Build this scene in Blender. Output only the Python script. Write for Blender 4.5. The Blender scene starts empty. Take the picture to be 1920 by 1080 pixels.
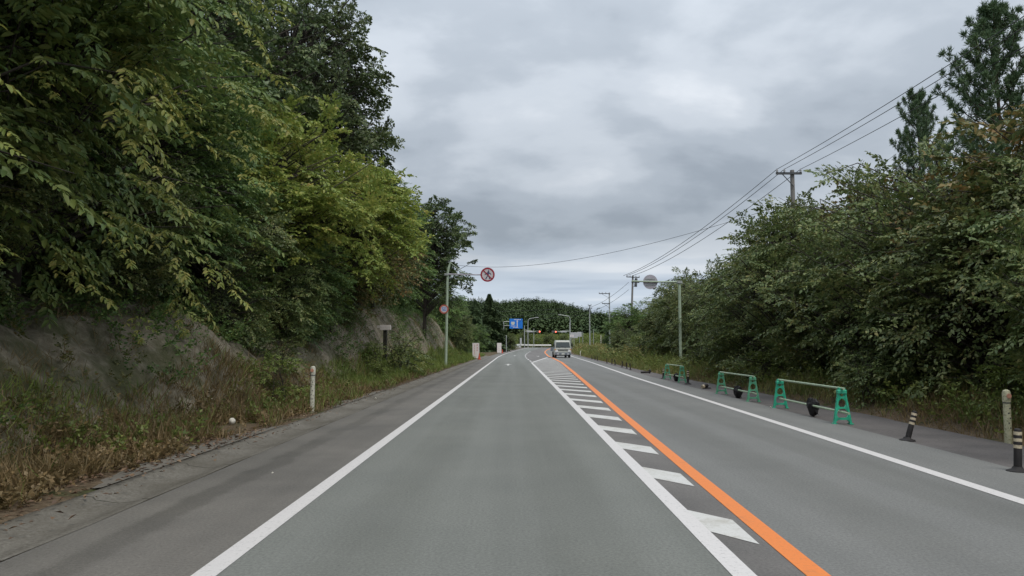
import bpy, bmesh, math, random
import numpy as np
from mathutils import Vector, Matrix

random.seed(7)
R = math.radians
sc = bpy.context.scene
COL = sc.collection

# ------------------------------------------------------------------ camera
CAM_H = 1.40
cam_d = bpy.data.cameras.new('camera')
cam_d.sensor_width = 36.0
cam_d.lens = 1400.0 / 1920.0 * 36.0
cam_d.clip_start = 0.05
cam_d.clip_end = 6000
cam = bpy.data.objects.new('camera', cam_d)
COL.objects.link(cam)
cam.location = (0, 0, CAM_H)
cam.rotation_euler = (R(90) + math.atan(110 / 1400.0), 0, 0)
sc.camera = cam

# ------------------------------------------------------------------ light
SUN_EL, SUN_AZ = R(58), R(150)          # azimuth measured clockwise from +Y (the road's direction)
world = bpy.data.worlds.new('World')
sc.world = world
world.use_nodes = True
wn = world.node_tree
wn.nodes.clear()


def N(nt, typ, **kw):
    n = nt.nodes.new(typ)
    for k, v in kw.items():
        if k.startswith('i_'):
            n.inputs[k[2:].replace('_', ' ')].default_value = v
        elif isinstance(k, str) and hasattr(n, k):
            setattr(n, k, v)
    return n


def math_node(nt, op, a, b=None, clamp=False):
    n = nt.nodes.new('ShaderNodeMath')
    n.operation = op
    n.use_clamp = clamp
    for i, v in enumerate((a, b)):
        if v is None:
            continue
        if isinstance(v, (int, float)):
            n.inputs[i].default_value = v
        else:
            nt.links.new(v, n.inputs[i])
    return n.outputs[0]


def ramp(nt, fac, stops, interp='LINEAR'):
    n = nt.nodes.new('ShaderNodeValToRGB')
    cr = n.color_ramp
    cr.interpolation = interp
    while len(cr.elements) < len(stops):
        cr.elements.new(0.5)
    for e, (p, c) in zip(cr.elements, stops):
        e.position = p
        e.color = (c[0], c[1], c[2], 1) if len(c) == 3 else c
    nt.links.new(fac, n.inputs[0])
    return n.outputs[0]


def mixc(nt, fac, a, b, blend='MIX'):
    n = nt.nodes.new('ShaderNodeMix')
    n.data_type = 'RGBA'
    n.blend_type = blend
    for key, v in (('Factor', fac), ('A', a), ('B', b)):
        sock = [s for s in n.inputs if s.name == key and s.type == ('VALUE' if key == 'Factor' else 'RGBA')][0]
        if isinstance(v, (int, float)):
            sock.default_value = v
        elif isinstance(v, tuple):
            sock.default_value = (v[0], v[1], v[2], 1)
        else:
            nt.links.new(v, sock)
    return [s for s in n.outputs if s.type == 'RGBA'][0]


tc = wn.nodes.new('ShaderNodeTexCoord')
sep = wn.nodes.new('ShaderNodeSeparateXYZ')
wn.links.new(tc.outputs['Generated'], sep.inputs[0])
zc = math_node(wn, 'MAXIMUM', sep.outputs[2], 0.0)
den = math_node(wn, 'ADD', zc, 0.30)
vx = math_node(wn, 'DIVIDE', sep.outputs[0], den)
vy = math_node(wn, 'DIVIDE', sep.outputs[1], den)
comb = wn.nodes.new('ShaderNodeCombineXYZ')
wn.links.new(vx, comb.inputs[0])
wn.links.new(vy, comb.inputs[1])
n1 = N(wn, 'ShaderNodeTexNoise', noise_dimensions='3D')
mp = wn.nodes.new('ShaderNodeMapping')
mp.inputs['Location'].default_value = (3.1, 0.62, 0)
mp.inputs['Scale'].default_value = (0.8, 1.0, 1)
wn.links.new(comb.outputs[0], mp.inputs[0])
wn.links.new(mp.outputs[0], n1.inputs['Vector'])
n1.inputs['Scale'].default_value = 2.1
n1.inputs['Detail'].default_value = 7
n1.inputs['Roughness'].default_value = 0.5
n1.inputs['Distortion'].default_value = 0.15
cloud = ramp(wn, n1.outputs['Fac'], [(0.35, (3.5, 3.95, 4.5)), (0.45, (4.5, 5.0, 5.6)), (0.55, (5.8, 6.3, 6.9)), (0.67, (7.5, 7.9, 8.4))], 'EASE')
# an overcast sky is brighter towards the zenith
mul = math_node(wn, 'ADD', math_node(wn, 'MULTIPLY', zc, 1.5), 0.70)
cm = wn.nodes.new('ShaderNodeVectorMath')
cm.operation = 'SCALE'
wn.links.new(cloud, cm.inputs[0])
wn.links.new(mul, cm.inputs['Scale'])
# thin stretched cloud bands and pale gaps close to the horizon
n2 = N(wn, 'ShaderNodeTexNoise', noise_dimensions='3D')
mp2 = wn.nodes.new('ShaderNodeMapping')
mp2.inputs['Scale'].default_value = (1.6, 1.6, 17)
mp2.inputs['Location'].default_value = (1.3, 0.0, 4.25)
wn.links.new(tc.outputs['Generated'], mp2.inputs[0])
wn.links.new(mp2.outputs[0], n2.inputs['Vector'])
n2.inputs['Scale'].default_value = 1.5
n2.inputs['Detail'].default_value = 4
band = ramp(wn, n2.outputs['Fac'], [(0.36, (4.6, 5.4, 6.6)), (0.48, (6.0, 6.8, 7.9)), (0.64, (8.6, 9.0, 9.6))], 'EASE')
hor = math_node(wn, 'SUBTRACT', 1.0, math_node(wn, 'MULTIPLY', math_node(wn, 'SUBTRACT', zc, 0.075), 14.0), clamp=True)
over = mixc(wn, hor, cm.outputs[0], band)
sky = wn.nodes.new('ShaderNodeTexSky')
sky.sky_type = 'NISHITA'
sky.sun_disc = False
sky.sun_elevation = SUN_EL
sky.sun_rotation = SUN_AZ
sky.altitude = 100
allsky = mixc(wn, 0.9, sky.outputs[0], over)
bg = wn.nodes.new('ShaderNodeBackground')
bg.inputs['Strength'].default_value = 0.10
wo = wn.nodes.new('ShaderNodeOutputWorld')
wn.links.new(allsky, bg.inputs[0])
wn.links.new(bg.outputs[0], wo.inputs[0])

sun_d = bpy.data.lights.new('sun', 'SUN')
sun_d.energy = 1.5
sun_d.angle = R(25)
sun_d.color = (1.0, 0.93, 0.82)
sun = bpy.data.objects.new('sun', sun_d)
COL.objects.link(sun)
sd = Vector((math.sin(SUN_AZ) * math.cos(SUN_EL), math.cos(SUN_AZ) * math.cos(SUN_EL), math.sin(SUN_EL)))
sun.rotation_euler = (-sd).to_track_quat('-Z', 'Y').to_euler()
sun.location = (0, -20, 60)

vs = sc.view_settings
vs.view_transform = 'Standard'
vs.look = 'None'
vs.exposure = 0.0
vs.gamma = 1.0
vs.use_curve_mapping = False
sc.render.engine = 'CYCLES'
cy = sc.cycles
cy.max_bounces = 5
cy.diffuse_bounces = 3
cy.glossy_bounces = 2
cy.transmission_bounces = 3
cy.transparent_max_bounces = 4
cy.use_denoising = True
cy.caustics_reflective = False
cy.caustics_refractive = False


# ------------------------------------------------------------------ materials
def new_mat(name):
    m = bpy.data.materials.new(name)
    m.use_nodes = True
    nt = m.node_tree
    b = nt.nodes['Principled BSDF']
    return m, nt, b


def noise(nt, scale, detail=3, rough=0.55, vec=None, coord='Object', mapping=None):
    t = nt.nodes.new('ShaderNodeTexCoord')
    v = t.outputs[coord]
    if mapping:
        m = nt.nodes.new('ShaderNodeMapping')
        m.inputs['Scale'].default_value = mapping
        nt.links.new(v, m.inputs[0])
        v = m.outputs[0]
    n = nt.nodes.new('ShaderNodeTexNoise')
    n.inputs['Scale'].default_value = scale
    n.inputs['Detail'].default_value = detail
    n.inputs['Roughness'].default_value = rough
    nt.links.new(v, n.inputs['Vector'])
    return n.outputs['Fac']


def bump(nt, b, h, strength=0.3, dist=0.01):
    n = nt.nodes.new('ShaderNodeBump')
    n.inputs['Strength'].default_value = strength
    n.inputs['Distance'].default_value = dist
    nt.links.new(h, n.inputs['Height'])
    nt.links.new(n.outputs[0], b.inputs['Normal'])


def mat_plain(name, c, rough=0.5, var=0.12, scale=6.0, metal=0.0, spec=0.4, dirt=None):
    """a colour with a little wear in it"""
    m, nt, b = new_mat(name)
    f = noise(nt, scale, 4, 0.6)
    lo = tuple(x * (1 - var) for x in c)
    hi = tuple(min(1, x * (1 + var)) for x in c)
    col = ramp(nt, f, [(0.3, lo), (0.7, hi)])
    if dirt:
        g = noise(nt, scale * 2.3, 5, 0.7)
        k = ramp(nt, g, [(0.5, (0, 0, 0)), (0.68, (1, 1, 1))])
        col = mixc(nt, k, col, dirt)
    nt.links.new(col, b.inputs['Base Color'])
    b.inputs['Roughness'].default_value = rough
    b.inputs['Metallic'].default_value = metal
    b.inputs['Specular IOR Level'].default_value = spec
    return m


def mat_asphalt(name, base, tint=(1, 1, 1), patch=0.07, streak=0.10, grain=0.55, tracks=None, stain=None):
    m, nt, b = new_mat(name)
    c = tuple(base * t for t in tint)
    g = noise(nt, 42, 6, 0.85)
    col = ramp(nt, g, [(0.25, tuple(x * (1 - grain) for x in c)), (0.5, c), (0.78, tuple(x * (1 + grain) for x in c))])
    p = noise(nt, 0.55, 5, 0.6)
    col = mixc(nt, 1.0, col, ramp(nt, p, [(0.3, (1 - patch, 1 - patch, 1 - patch)), (0.7, (1 + patch, 1 + patch * 0.9, 1 + patch * 0.8))]), 'MULTIPLY')
    s = noise(nt, 1.0, 4, 0.6, mapping=(1.5, 0.035, 1))
    col = mixc(nt, 1.0, col, ramp(nt, s, [(0.3, (1 - streak, 1 - streak, 1 - streak)), (0.7, (1 + streak, 1 + streak, 1 + streak))]), 'MULTIPLY')
    # pale chippings
    t = nt.nodes.new('ShaderNodeTexCoord')
    sx = nt.nodes.new('ShaderNodeSeparateXYZ')
    nt.links.new(t.outputs['Object'], sx.inputs[0])
    wig = math_node(nt, 'MULTIPLY', math_node(nt, 'SUBTRACT', noise(nt, 0.9, 4, 0.65), 0.5), 0.45)
    xw = math_node(nt, 'ADD', sx.outputs[0], wig)
    for x0, half, k in [(x_, 0.42, 0.90) for x_ in (tracks or ())] + ([(stain, 0.17, 0.70), (stain - 0.28, 0.35, 0.92)] if stain else []):
        dd = math_node(nt, 'ABSOLUTE', math_node(nt, 'SUBTRACT', xw, x0))
        ff = ramp(nt, math_node(nt, 'DIVIDE', dd, half * 2), [(0.22, (1, 1, 1)), (0.55, (0, 0, 0))], 'EASE')
        ff = math_node(nt, 'MULTIPLY', ff, ramp(nt, noise(nt, 0.35, 4, 0.6), [(0.32, (0.25, 0.25, 0.25)), (0.6, (1, 1, 1))]))
        col = mixc(nt, ff, col, mixc(nt, 1.0, col, (k, k, k * 0.985), 'MULTIPLY'))
    vo = nt.nodes.new('ShaderNodeTexVoronoi')
    vo.inputs['Scale'].default_value = 11
    nt.links.new(t.outputs['Object'], vo.inputs['Vector'])
    k = ramp(nt, vo.outputs['Distance'], [(0.018, (1, 1, 1)), (0.035, (0, 0, 0))])
    sel = noise(nt, 7, 2)
    k2 = math_node(nt, 'MULTIPLY', k, ramp(nt, sel, [(0.50, (0, 0, 0)), (0.55, (1, 1, 1))]))
    col = mixc(nt, k2, col, (0.5, 0.5, 0.47))
    nt.links.new(col, b.inputs['Base Color'])
    b.inputs['Roughness'].default_value = 0.82
    b.inputs['Specular IOR Level'].default_value = 0.35
    bump(nt, b, g, 0.5, 0.006)
    return m


def mat_paint(name, c, wear=(0.2, 0.2, 0.19), lo=0.60, hi=0.74):
    m, nt, b = new_mat(name)
    f = noise(nt, 3.0, 6, 0.72)
    g = noise(nt, 60, 3, 0.7)
    col = ramp(nt, g, [(0.3, tuple(x * 0.90 for x in c)), (0.7, c)])
    k = ramp(nt, f, [(lo, (0, 0, 0)), (hi, (0.7, 0.7, 0.7))])
    col = mixc(nt, k, col, wear)
    sp = ramp(nt, noise(nt, 26, 5, 0.8), [(0.55, (0, 0, 0)), (0.68, (0.55, 0.55, 0.55))])
    col = mixc(nt, sp, col, wear)
    nt.links.new(col, b.inputs['Base Color'])
    b.inputs['Roughness'].default_value = 0.6
    bump(nt, b, g, 0.2, 0.004)
    return m


def mat_leaf(name, stops, trans=0.25, rough=0.5, hue=0.25):
    """leaf colours differ from leaf to leaf and a little from tree to tree"""
    m, nt, b = new_mat(name)
    geo = nt.nodes.new('ShaderNodeNewGeometry')
    oi = nt.nodes.new('ShaderNodeObjectInfo')
    cl = noise(nt, 0.9, 2, 0.5)
    f = math_node(nt, 'MULTIPLY', geo.outputs['Random Per Island'], 0.62)
    f = math_node(nt, 'ADD', f, math_node(nt, 'MULTIPLY', math_node(nt, 'SUBTRACT', cl, 0.5), 0.9))
    f = math_node(nt, 'ADD', f, 0.19, clamp=True)
    col = ramp(nt, f, stops)
    hs = nt.nodes.new('ShaderNodeHueSaturation')
    nt.links.new(col, hs.inputs['Color'])
    nt.links.new(math_node(nt, 'ADD', 0.5 - 0.02 * hue, math_node(nt, 'MULTIPLY', oi.outputs['Random'], 0.04 * hue)), hs.inputs['Hue'])
    nt.links.new(math_node(nt, 'ADD', 1 - hue / 2, math_node(nt, 'MULTIPLY', oi.outputs['Random'], hue)), hs.inputs['Value'])
    nt.links.new(hs.outputs[0], b.inputs['Base Color'])
    b.inputs['Roughness'].default_value = rough
    b.inputs['Specular IOR Level'].default_value = 0.35
    tr = nt.nodes.new('ShaderNodeBsdfTranslucent')
    nt.links.new(hs.outputs[0], tr.inputs['Color'])
    mx = nt.nodes.new('ShaderNodeMixShader')
    mx.inputs[0].default_value = trans
    out = [n for n in nt.nodes if n.type == 'OUTPUT_MATERIAL'][0]
    nt.links.new(b.outputs[0], mx.inputs[1])
    nt.links.new(tr.outputs[0], mx.inputs[2])
    nt.links.new(mx.outputs[0], out.inputs['Surface'])
    return m


M = {}
M['asphalt'] = mat_asphalt('asphalt', 0.18, (0.985, 1.02, 0.93), tracks=(-1.0, 0.55))
M['asphalt_shoulder'] = mat_asphalt('asphalt_shoulder', 0.145, (1.06, 1.0, 0.90), patch=0.2, stain=-2.85)
M['asphalt_right'] = mat_asphalt('asphalt_right', 0.182, (1.0, 1.005, 0.955), tracks=(2.95, 4.1))
M['asphalt_old'] = mat_asphalt('asphalt_old', 0.115, (1.08, 1.0, 0.97), patch=0.3)
M['zebra_ground'] = mat_asphalt('zebra_ground', 0.152, (1.05, 1.0, 0.95), patch=0.25)
M['white_paint'] = mat_paint('white_paint', (0.70, 0.67, 0.65), lo=0.66, hi=0.8)
M['zebra_paint'] = mat_paint('zebra_paint', (0.66, 0.65, 0.62), wear=(0.33, 0.30, 0.23), lo=0.48, hi=0.72)
M['orange_paint'] = mat_paint('orange_paint', (0.84, 0.24, 0.045), wear=(0.45, 0.17, 0.07), lo=0.58, hi=0.8)
M['concrete'] = mat_plain('concrete', (0.175, 0.16, 0.135), 0.9, 0.2, 1.4, dirt=(0.135, 0.122, 0.10))
m, nt, b = new_mat('gutter_concrete')
f1 = noise(nt, 30, 5, 0.75)
f2 = noise(nt, 0.8, 4, 0.6)
col = ramp(nt, f1, [(0.28, (0.105, 0.096, 0.08)), (0.5, (0.175, 0.162, 0.138)), (0.74, (0.25, 0.235, 0.205))])
col = mixc(nt, ramp(nt, f2, [(0.42, (0, 0, 0)), (0.66, (0.65, 0.65, 0.65))]), col, (0.095, 0.085, 0.066))
t = nt.nodes.new('ShaderNodeTexCoord')
sx = nt.nodes.new('ShaderNodeSeparateXYZ')
nt.links.new(t.outputs['Object'], sx.inputs[0])
jt = math_node(nt, 'ABSOLUTE', math_node(nt, 'SUBTRACT', math_node(nt, 'FRACT', math_node(nt, 'DIVIDE', sx.outputs[1], 2.0)), 0.5))
col = mixc(nt, ramp(nt, jt, [(0.004, (0.8, 0.8, 0.8)), (0.008, (0, 0, 0))]), col, (0.05, 0.045, 0.036))
nt.links.new(col, b.inputs['Base Color'])
b.inputs['Roughness'].default_value = 0.9
b.inputs['Specular IOR Level'].default_value = 0.2
bump(nt, b, f1, 0.6, 0.008)
M['gutter'] = m
M['galv'] = mat_plain('galvanised_steel', (0.42, 0.44, 0.43), 0.45, 0.15, 5, metal=0.5)
M['green_pole'] = mat_plain('pale_green_steel', (0.36, 0.44, 0.33), 0.5, 0.12, 4)
M['conc_pole'] = mat_plain('concrete_pole', (0.20, 0.19, 0.18), 0.8, 0.18, 3)
M['dark_steel'] = mat_plain('dark_steel', (0.07, 0.075, 0.08), 0.5, 0.2, 6)
M['insul'] = mat_plain('porcelain', (0.45, 0.45, 0.47), 0.3, 0.1, 8)
M['cable'] = mat_plain('cable', (0.035, 0.035, 0.04), 0.6, 0.1, 3)
M['barrier_green'] = mat_plain('barrier_green', (0.035, 0.46, 0.28), 0.45, 0.18, 9, dirt=(0.10, 0.33, 0.25))
M['barrier_green_pale'] = mat_plain('barrier_green_faded', (0.11, 0.40, 0.24), 0.5, 0.18, 9, dirt=(0.2, 0.38, 0.25))
M['pipe'] = mat_plain('steel_pipe', (0.42, 0.52, 0.36), 0.45, 0.15, 7, metal=0.2)
M['black_plastic'] = mat_plain('black_plastic', (0.014, 0.013, 0.014), 0.6, 0.3, 9)
M['rubber'] = mat_plain('black_rubber', (0.025, 0.022, 0.022), 0.7, 0.3, 10)
M['reflector'] = mat_plain('cream_reflector', (0.55, 0.47, 0.33), 0.5, 0.2, 14, dirt=(0.25, 0.2, 0.15))
M['post_cream'] = mat_plain('cream_post', (0.55, 0.53, 0.36), 0.6, 0.15, 12, dirt=(0.22, 0.22, 0.12))
M['post_white'] = mat_plain('white_post', (0.62, 0.61, 0.51), 0.6, 0.15, 14, dirt=(0.2, 0.18, 0.12))
M['orange_reflector'] = mat_plain('orange_reflector', (0.55, 0.28, 0.20), 0.3, 0.1, 20)
M['sign_red_faded'] = mat_plain('sign_red_faded', (0.45, 0.13, 0.10), 0.5, 0.1, 5)
M['sign_red'] = mat_plain('sign_red', (0.33, 0.028, 0.045), 0.5, 0.1, 5)
M['sign_white'] = mat_plain('sign_white', (0.62, 0.58, 0.60), 0.5, 0.06, 5)
M['sign_blue'] = mat_plain('sign_blue', (0.015, 0.20, 0.72), 0.5, 0.06, 3)
M['sign_navy'] = mat_plain('sign_navy', (0.05, 0.06, 0.14), 0.5, 0.06, 5)
M['sign_back'] = mat_plain('sign_back', (0.42, 0.40, 0.45), 0.5, 0.12, 4)
M['text_red'] = mat_plain('text_red', (0.50, 0.05, 0.07), 0.6, 0.1, 5)
M['text_dark'] = mat_plain('text_dark', (0.05, 0.05, 0.06), 0.6, 0.1, 5)
M['board_white'] = mat_plain('board_white', (0.78, 0.72, 0.70), 0.6, 0.05, 3)
M['cone_red'] = mat_plain('cone_red', (0.55, 0.08, 0.04), 0.5, 0.12, 6)
M['truck_white'] = mat_plain('truck_white', (0.46, 0.48, 0.44), 0.35, 0.06, 2, dirt=(0.40, 0.40, 0.36))
M['truck_dark'] = mat_plain('truck_dark', (0.02, 0.02, 0.022), 0.5, 0.2, 5)
M['truck_bed'] = mat_plain('truck_bed', (0.20, 0.22, 0.25), 0.5, 0.15, 3)
M['lamp_glass'] = mat_plain('lamp_glass', (0.75, 0.76, 0.78), 0.15, 0.05, 5)
M['amber'] = mat_plain('amber_lens', (0.7, 0.25, 0.03), 0.2, 0.05, 5)
M['plate'] = mat_plain('number_plate', (0.60, 0.62, 0.58), 0.4, 0.04, 5)
M['glass'] = mat_plain('dark_glass', (0.035, 0.05, 0.048), 0.08, 0.2, 1.2, spec=0.6)
M['wood_dark'] = mat_plain('dark_wood', (0.035, 0.035, 0.025), 0.8, 0.4, 8)
M['bark'] = mat_plain('bark', (0.055, 0.047, 0.038), 0.9, 0.45, 7)
M['bark_red'] = mat_plain('pine_bark', (0.09, 0.06, 0.042), 0.9, 0.4, 7)
M['stone'] = mat_plain('pale_stone', (0.66, 0.63, 0.55), 0.7, 0.25, 40, dirt=(0.28, 0.25, 0.2))
M['guard_white'] = mat_plain('guard_white', (0.75, 0.75, 0.72), 0.5, 0.08, 2)
M['signal_grey'] = mat_plain('signal_grey', (0.30, 0.31, 0.30), 0.5, 0.08, 3)
M['lens_off'] = mat_plain('lens_off', (0.03, 0.035, 0.03), 0.3, 0.1, 3)
M['panel_grey'] = mat_plain('panel_grey', (0.48, 0.49, 0.50), 0.5, 0.06, 1)
m, nt, b = new_mat('signal_red')
b.inputs['Base Color'].default_value = (0.5, 0.02, 0.01, 1)
b.inputs['Emission Color'].default_value = (1.0, 0.10, 0.05, 1)
b.inputs['Emission Strength'].default_value = 7.0
M['signal_red'] = m

# leaf palettes (linear base colours)
M['leaf_walnut'] = mat_leaf('leaf_walnut', [(0.0, (0.082, 0.1346, 0.0448)), (0.35, (0.1298, 0.2035, 0.0626)), (0.62, (0.2221, 0.2842, 0.0761)), (0.88, (0.1904, 0.22, 0.0638)), (0.97, (0.2688, 0.2365, 0.066))], 0.28)
M['leaf_green'] = mat_leaf('leaf_green', [(0.0, (0.0652, 0.1218, 0.0365)), (0.4, (0.1109, 0.1947, 0.0584)), (0.75, (0.1958, 0.2892, 0.0822)), (1.0, (0.359, 0.3653, 0.1004))], 0.22)
M['leaf_dark'] = mat_leaf('leaf_dark', [(0.0, (0.0558, 0.0903, 0.0354)), (0.5, (0.0991, 0.1487, 0.0566)), (1.0, (0.2323, 0.2655, 0.1062))], 0.18, 0.42)
M['leaf_lime'] = mat_leaf('leaf_lime', [(0.0, (0.1393, 0.2202, 0.0532)), (0.4, (0.266, 0.3521, 0.077)), (0.75, (0.4053, 0.4402, 0.1036)), (1.0, (0.5573, 0.4402, 0.1333))], 0.32)
M['leaf_russet'] = mat_leaf('leaf_russet', [(0.0, (0.0586, 0.0906, 0.0341)), (0.35, (0.1152, 0.1411, 0.0477)), (0.65, (0.2093, 0.1713, 0.0597)), (1.0, (0.3348, 0.1713, 0.0682))], 0.24)
M['leaf_grey'] = mat_leaf('leaf_grey', [(0.0, (0.0686, 0.1087, 0.0378)), (0.4, (0.1257, 0.1777, 0.0612)), (0.75, (0.2172, 0.2508, 0.0874)), (1.0, (0.3658, 0.3133, 0.1092))], 0.22, 0.42)
M['leaf_tip'] = mat_leaf('leaf_tip', [(0.0, (0.1528, 0.2156, 0.0554)), (0.5, (0.2838, 0.3234, 0.0832)), (1.0, (0.4803, 0.3881, 0.1016))], 0.3)
M['needle'] = mat_leaf('needle', [(0.0, (0.0597, 0.1049, 0.0507)), (0.5, (0.1014, 0.1688, 0.0819)), (1.0, (0.179, 0.2475, 0.1072))], 0.1)
M['needle_far'] = mat_leaf('needle_far', [(0.0, (0.0403, 0.0653, 0.03)), (0.5, (0.0725, 0.1152, 0.051)), (1.0, (0.1249, 0.169, 0.069))], 0.08)
M['weed'] = mat_leaf('weed', [(0.0, (0.0878, 0.1219, 0.0363)), (0.35, (0.156, 0.1875, 0.0578)), (0.65, (0.2535, 0.2344, 0.0825)), (1.0, (0.3315, 0.2063, 0.0908))], 0.28)
M['weed_green'] = mat_leaf('weed_green', [(0.0, (0.078, 0.126, 0.03)), (0.5, (0.1658, 0.225, 0.0525)), (1.0, (0.312, 0.324, 0.09))], 0.3)
M['dry_grass'] = mat_leaf('dry_grass', [(0.0, (0.1053, 0.0894, 0.0358)), (0.5, (0.2106, 0.1544, 0.0715)), (1.0, (0.3686, 0.26, 0.1287))], 0.25)
M['litter'] = mat_leaf('litter', [(0.0, (0.0717, 0.0466, 0.0304)), (0.5, (0.1594, 0.0964, 0.0591)), (0.85, (0.2709, 0.1829, 0.1098)), (1.0, (0.51, 0.4322, 0.2869))], 0.05)

m, nt, b = new_mat('forest')
f1 = noise(nt, 0.05, 4, 0.6)
f2 = noise(nt, 0.35, 3, 0.6)
col = mixc(nt, 0.5, ramp(nt, f1, [(0.35, (0.042, 0.075, 0.034)), (0.6, (0.095, 0.135, 0.052))]), ramp(nt, f2, [(0.3, (0.042, 0.068, 0.038)), (0.7, (0.11, 0.15, 0.065))]))
nt.links.new(col, b.inputs['Base Color'])
b.inputs['Roughness'].default_value = 0.8
b.inputs['Specular IOR Level'].default_value = 0.1
M['forest'] = m

# bare earth, turf and leaf mould on the ground
m, nt, b = new_mat('earth')
g1 = noise(nt, 1.1, 6, 0.65)
g2 = noise(nt, 14, 5, 0.7)
soil = ramp(nt, g2, [(0.28, (0.06, 0.042, 0.028)), (0.5, (0.12, 0.088, 0.058)), (0.72, (0.20, 0.155, 0.105))])
turf = ramp(nt, g2, [(0.3, (0.035, 0.045, 0.018)), (0.7, (0.085, 0.09, 0.04))])
col = mixc(nt, ramp(nt, g1, [(0.50, (0, 0, 0)), (0.62, (1, 1, 1))]), soil, turf)
nt.links.new(col, b.inputs['Base Color'])
b.inputs['Roughness'].default_value = 0.95
b.inputs['Specular IOR Level'].default_value = 0.1
bump(nt, b, g2, 0.6, 0.03)
M['earth'] = m
# the grey sprayed bank
m, nt, b = new_mat('bank_mortar')
g1 = noise(nt, 0.8, 5, 0.6)
g2 = noise(nt, 6, 6, 0.72)
st = noise(nt, 2.2, 4, 0.6, mapping=(1, 1, 0.16))
col = ramp(nt, g2, [(0.26, (0.12, 0.098, 0.066)), (0.48, (0.24, 0.208, 0.15)), (0.72, (0.37, 0.33, 0.25))])
col = mixc(nt, ramp(nt, st, [(0.46, (0, 0, 0)), (0.66, (0.75, 0.75, 0.75))]), col, (0.075, 0.068, 0.044))
col = mixc(nt, ramp(nt, g1, [(0.48, (0, 0, 0)), (0.64, (0.85, 0.85, 0.85))]), col, (0.085, 0.092, 0.040))
nt.links.new(col, b.inputs['Base Color'])
b.inputs['Roughness'].default_value = 0.92
b.inputs['Specular IOR Level'].default_value = 0.15
bump(nt, b, g2, 0.9, 0.08)
M['bank'] = m


# ------------------------------------------------------------------ helpers
def tag(o, label=None, cat=None, group=None, kind=None):
    if label:
        o['label'] = label
    if cat:
        o['category'] = cat
    if group:
        o['group'] = group
    if kind:
        o['kind'] = kind
    return o


def empty(name, loc=(0, 0, 0), rz=0.0, label=None, cat=None, group=None):
    o = bpy.data.objects.new(name, None)
    COL.objects.link(o)
    o.location = loc
    o.rotation_euler = (0, 0, rz)
    o.empty_display_size = 0.2
    return tag(o, label, cat, group)


def link(name, me, parent=None):
    o = bpy.data.objects.new(name, me)
    COL.objects.link(o)
    if parent is not None:
        o.parent = parent
    return o


def copy_tree(o, parent=None):
    c = o.copy()
    COL.objects.link(c)
    c.parent = parent
    for ch in list(o.children):
        copy_tree(ch, c)
    return c


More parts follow.
